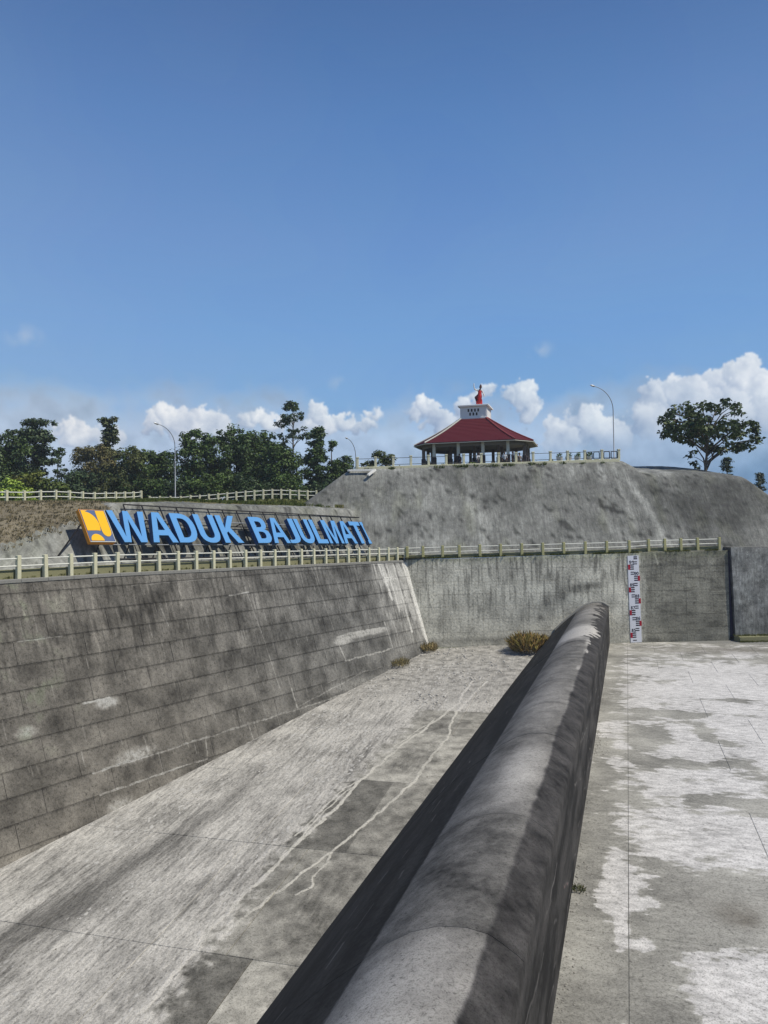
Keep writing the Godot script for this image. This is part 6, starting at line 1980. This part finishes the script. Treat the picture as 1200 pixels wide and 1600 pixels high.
	# planters on the lookout
	for q in [[876.0, "white round planter in the first bays right of the pavilion"], [890.0, "white round planter with red flowers, second right of the pavilion"], [904.0, "white round planter, third right of the pavilion"], [921.0, "white round planter with trailing plant, nearest the right lamp"]]:
		var D := 73.0
		var x: float = (q[0] - 600.0) / 1260.0 * D
		var t := thing("planter", q[1], "planter", Vector3(x, 14.9, -D), 0.0, "white planters behind the lookout railing")
		var st := begin()
		add_tube(st, [Vector3(0, 0, 0), Vector3(0, 0.05, 0), Vector3(0, 0.3, 0), Vector3(0, 0.52, 0), Vector3(0, 0.55, 0)], [0.16, 0.2, 0.27, 0.30, 0.33], 12)
		part("pot", done(st), M.white, t)
		part("leaves", foliage([[Vector3(0, 0.7, 0), 0.26, 50], [Vector3(0.1, 0.85, 0), 0.16, 20]], 0.16, Color(0.05, 0.09, 0.02), Color(0.10, 0.14, 0.03)), M.leaf, t)
	for q in [[864.0, 76.0, 0.9, 0.75, "yellow green shrub behind the lookout railing right of the pavilion", Color(0.10, 0.14, 0.03), Color(0.18, 0.20, 0.05)], [846.0, 79.0, 1.3, 1.1, "low dark spreading shrub right beside the pavilion", Color(0.03, 0.045, 0.025), Color(0.05, 0.06, 0.03)], [654.0, 78.0, 0.8, 0.9, "reddish brown shrub at the left front of the pavilion", Color(0.10, 0.03, 0.03), Color(0.07, 0.06, 0.03)], [618.0, 73.5, 0.7, 0.6, "small green shrub at the lookout lip below the bushy tree", Color(0.07, 0.10, 0.03), Color(0.10, 0.12, 0.04)], [697.0, 72.5, 0.8, 0.55, "green shrub at the lip in front of the second pavilion column", Color(0.06, 0.09, 0.03), Color(0.11, 0.12, 0.05)], [742.0, 72.5, 0.7, 0.5, "broad leaved bright green plant at the lip before the pavilion", Color(0.12, 0.17, 0.04), Color(0.16, 0.22, 0.06)]]:
		var x: float = (q[0] - 600.0) / 1260.0 * q[1]
		var t := thing("low_shrub", q[4], "shrub", Vector3(x, plateau(x) - 0.05, -q[1]), 0.0, "low shrubs on the lookout")
		part("leaves", foliage(blob_clumps(9, Vector3(0, q[3] * 0.5, 0), Vector3(q[2], q[3] * 0.45, q[2] * 0.6), 0.25, 30, int(q[0])), 0.18, q[5], q[6]), M.leaf, t)

func rubble():
	rng.seed = 400
	var st := begin()
	st.set_smooth_group(-1)
	var ico := SphereMesh.new(); ico.radius = 0.5; ico.height = 0.8; ico.radial_segments = 6; ico.rings = 3
	var stone := mat(Color(0.42, 0.41, 0.38), 0.95)
	var a := []
	for k in 1300:
		var s := 62.0 - 15.0 * pow(rng.randf(), 1.4); var l := rng.randf_range(-16.5, -7.2)
		if l < -15.5 + (62.0 - s) * -0.28: continue
		if fbm_a.get_noise_2d(s * 2.0, l * 2.0) < -0.1: continue
		var sz := 0.04 + 0.20 * pow(rng.randf(), 3.5)
		a.append(Transform3D(Basis.from_euler(Vector3(rng.randf() * 6.0, rng.randf() * 6.0, rng.randf() * 6.0)).scaled(Vector3(sz, sz * 0.7, sz * rng.randf_range(0.6, 1.3))), P3(s, l, trough_y(s) + sz * 0.1)))
	scatter("rubble", "scattered pale broken stones at the upper end of the trough", ico, a, stone)
	a = []
	for k in 1500:
		var s := rng.randf_range(9.0, 45.0); var l := -1.42 + 0.55 * pow(rng.randf(), 2.2)
		if fbm_a.get_noise_2d(s * 1.5, 70.0) < -0.15: continue
		var sz := 0.012 + 0.05 * pow(rng.randf(), 3.0)
		a.append(Transform3D(Basis.from_euler(Vector3(rng.randf() * 6.0, rng.randf() * 6.0, 0)).scaled(Vector3(sz, sz * 0.7, sz)), P3(s, l, sz * 0.15)))
	for k in 220:
		var s := rng.randf_range(12.0, 50.0); var l := rng.randf_range(-1.0, 7.0)
		var sz := 0.01 + 0.035 * pow(rng.randf(), 3.0)
		a.append(Transform3D(Basis.from_euler(Vector3(rng.randf() * 6.0, rng.randf() * 6.0, 0)).scaled(Vector3(sz, sz * 0.7, sz)), P3(s, l, sz * 0.2)))
	scatter("pebbles", "small pebbles along the upstream foot of the weir", ico, a, mat(Color(0.27, 0.26, 0.235), 0.95))
	a = []
	var flake := begin()
	flake.set_smooth_group(-1)
	var rim := []
	for k in 7:
		var an := k * TAU / 7.0
		var rr := rng.randf_range(0.34, 0.55)
		rim.append(Vector3(cos(an) * rr, 0.0, sin(an) * rr))
	for k in 7:
		var p: Vector3 = rim[k]; var q: Vector3 = rim[(k + 1) % 7]
		tri(flake, Vector3(0, 0.05, 0), p * 0.8 + Vector3(0, 0.045, 0), q * 0.8 + Vector3(0, 0.045, 0))
		quad(flake, p * 0.8 + Vector3(0, 0.045, 0), p, q, q * 0.8 + Vector3(0, 0.045, 0))
	var fm := done(flake)
	for pass_ in 2:
		a = []
		for k in 5200:
			var s := 9.0 + 48.0 * pow(rng.randf(), 0.85); var l := rng.randf_range(-22.0, -9.0)
			var edge := -13.4 + 0.035 * (29.0 - s) * (1.0 if s < 29.0 else -2.2)
			if l > edge and s < 46.0: continue
			if s < 35.0 and absf(l - lerpf(-20.1, -17.0, (s - 19.0) / 14.0)) < 1.0: continue
			if fbm_a.get_noise_2d(s * 1.2 + pass_ * 50.0, l * 3.0) < -0.05: continue
			var sz := (0.04 + 0.2 * pow(rng.randf(), 2.2)) * lerpf(0.6, 1.0, sm(15.0, 40.0, s))
			var bs := Basis(DW, Vector3.UP, DW.cross(Vector3.UP)) * Basis(Vector3.UP, rng.randf_range(-0.5, 0.5)) * Basis(Vector3.BACK, atan(0.105) + rng.randf_range(-0.03, 0.05))
			a.append(Transform3D(bs.scaled_local(Vector3(sz * rng.randf_range(1.0, 2.6), sz * rng.randf_range(0.5, 1.2), sz * rng.randf_range(0.4, 0.9))), P3(s, l, trough_y(s) + 0.004)))
		scatter("concrete_flakes", ["pale flakes of mortar peeling along the trough floor", "greyer flakes of mortar lying along the trough floor"][pass_], fm, a, mat(Color(0.47, 0.465, 0.44) if pass_ == 0 else Color(0.36, 0.355, 0.335), 0.95))
	a = []
	for k in 260:
		var s := rng.randf_range(20.0, 50.0); var l := rng.randf_range(-20.0, -9.0)
		var sz := 0.015 + 0.05 * pow(rng.randf(), 3.0)
		a.append(Transform3D(Basis.from_euler(Vector3(rng.randf() * 6.0, rng.randf() * 6.0, 0)).scaled(Vector3(sz, sz * 0.7, sz)), P3(s, l, trough_y(s) + sz * 0.2)))
	scatter("grit", "loose dark grit on the trough floor", ico, a, mat(Color(0.16, 0.15, 0.13), 0.95))
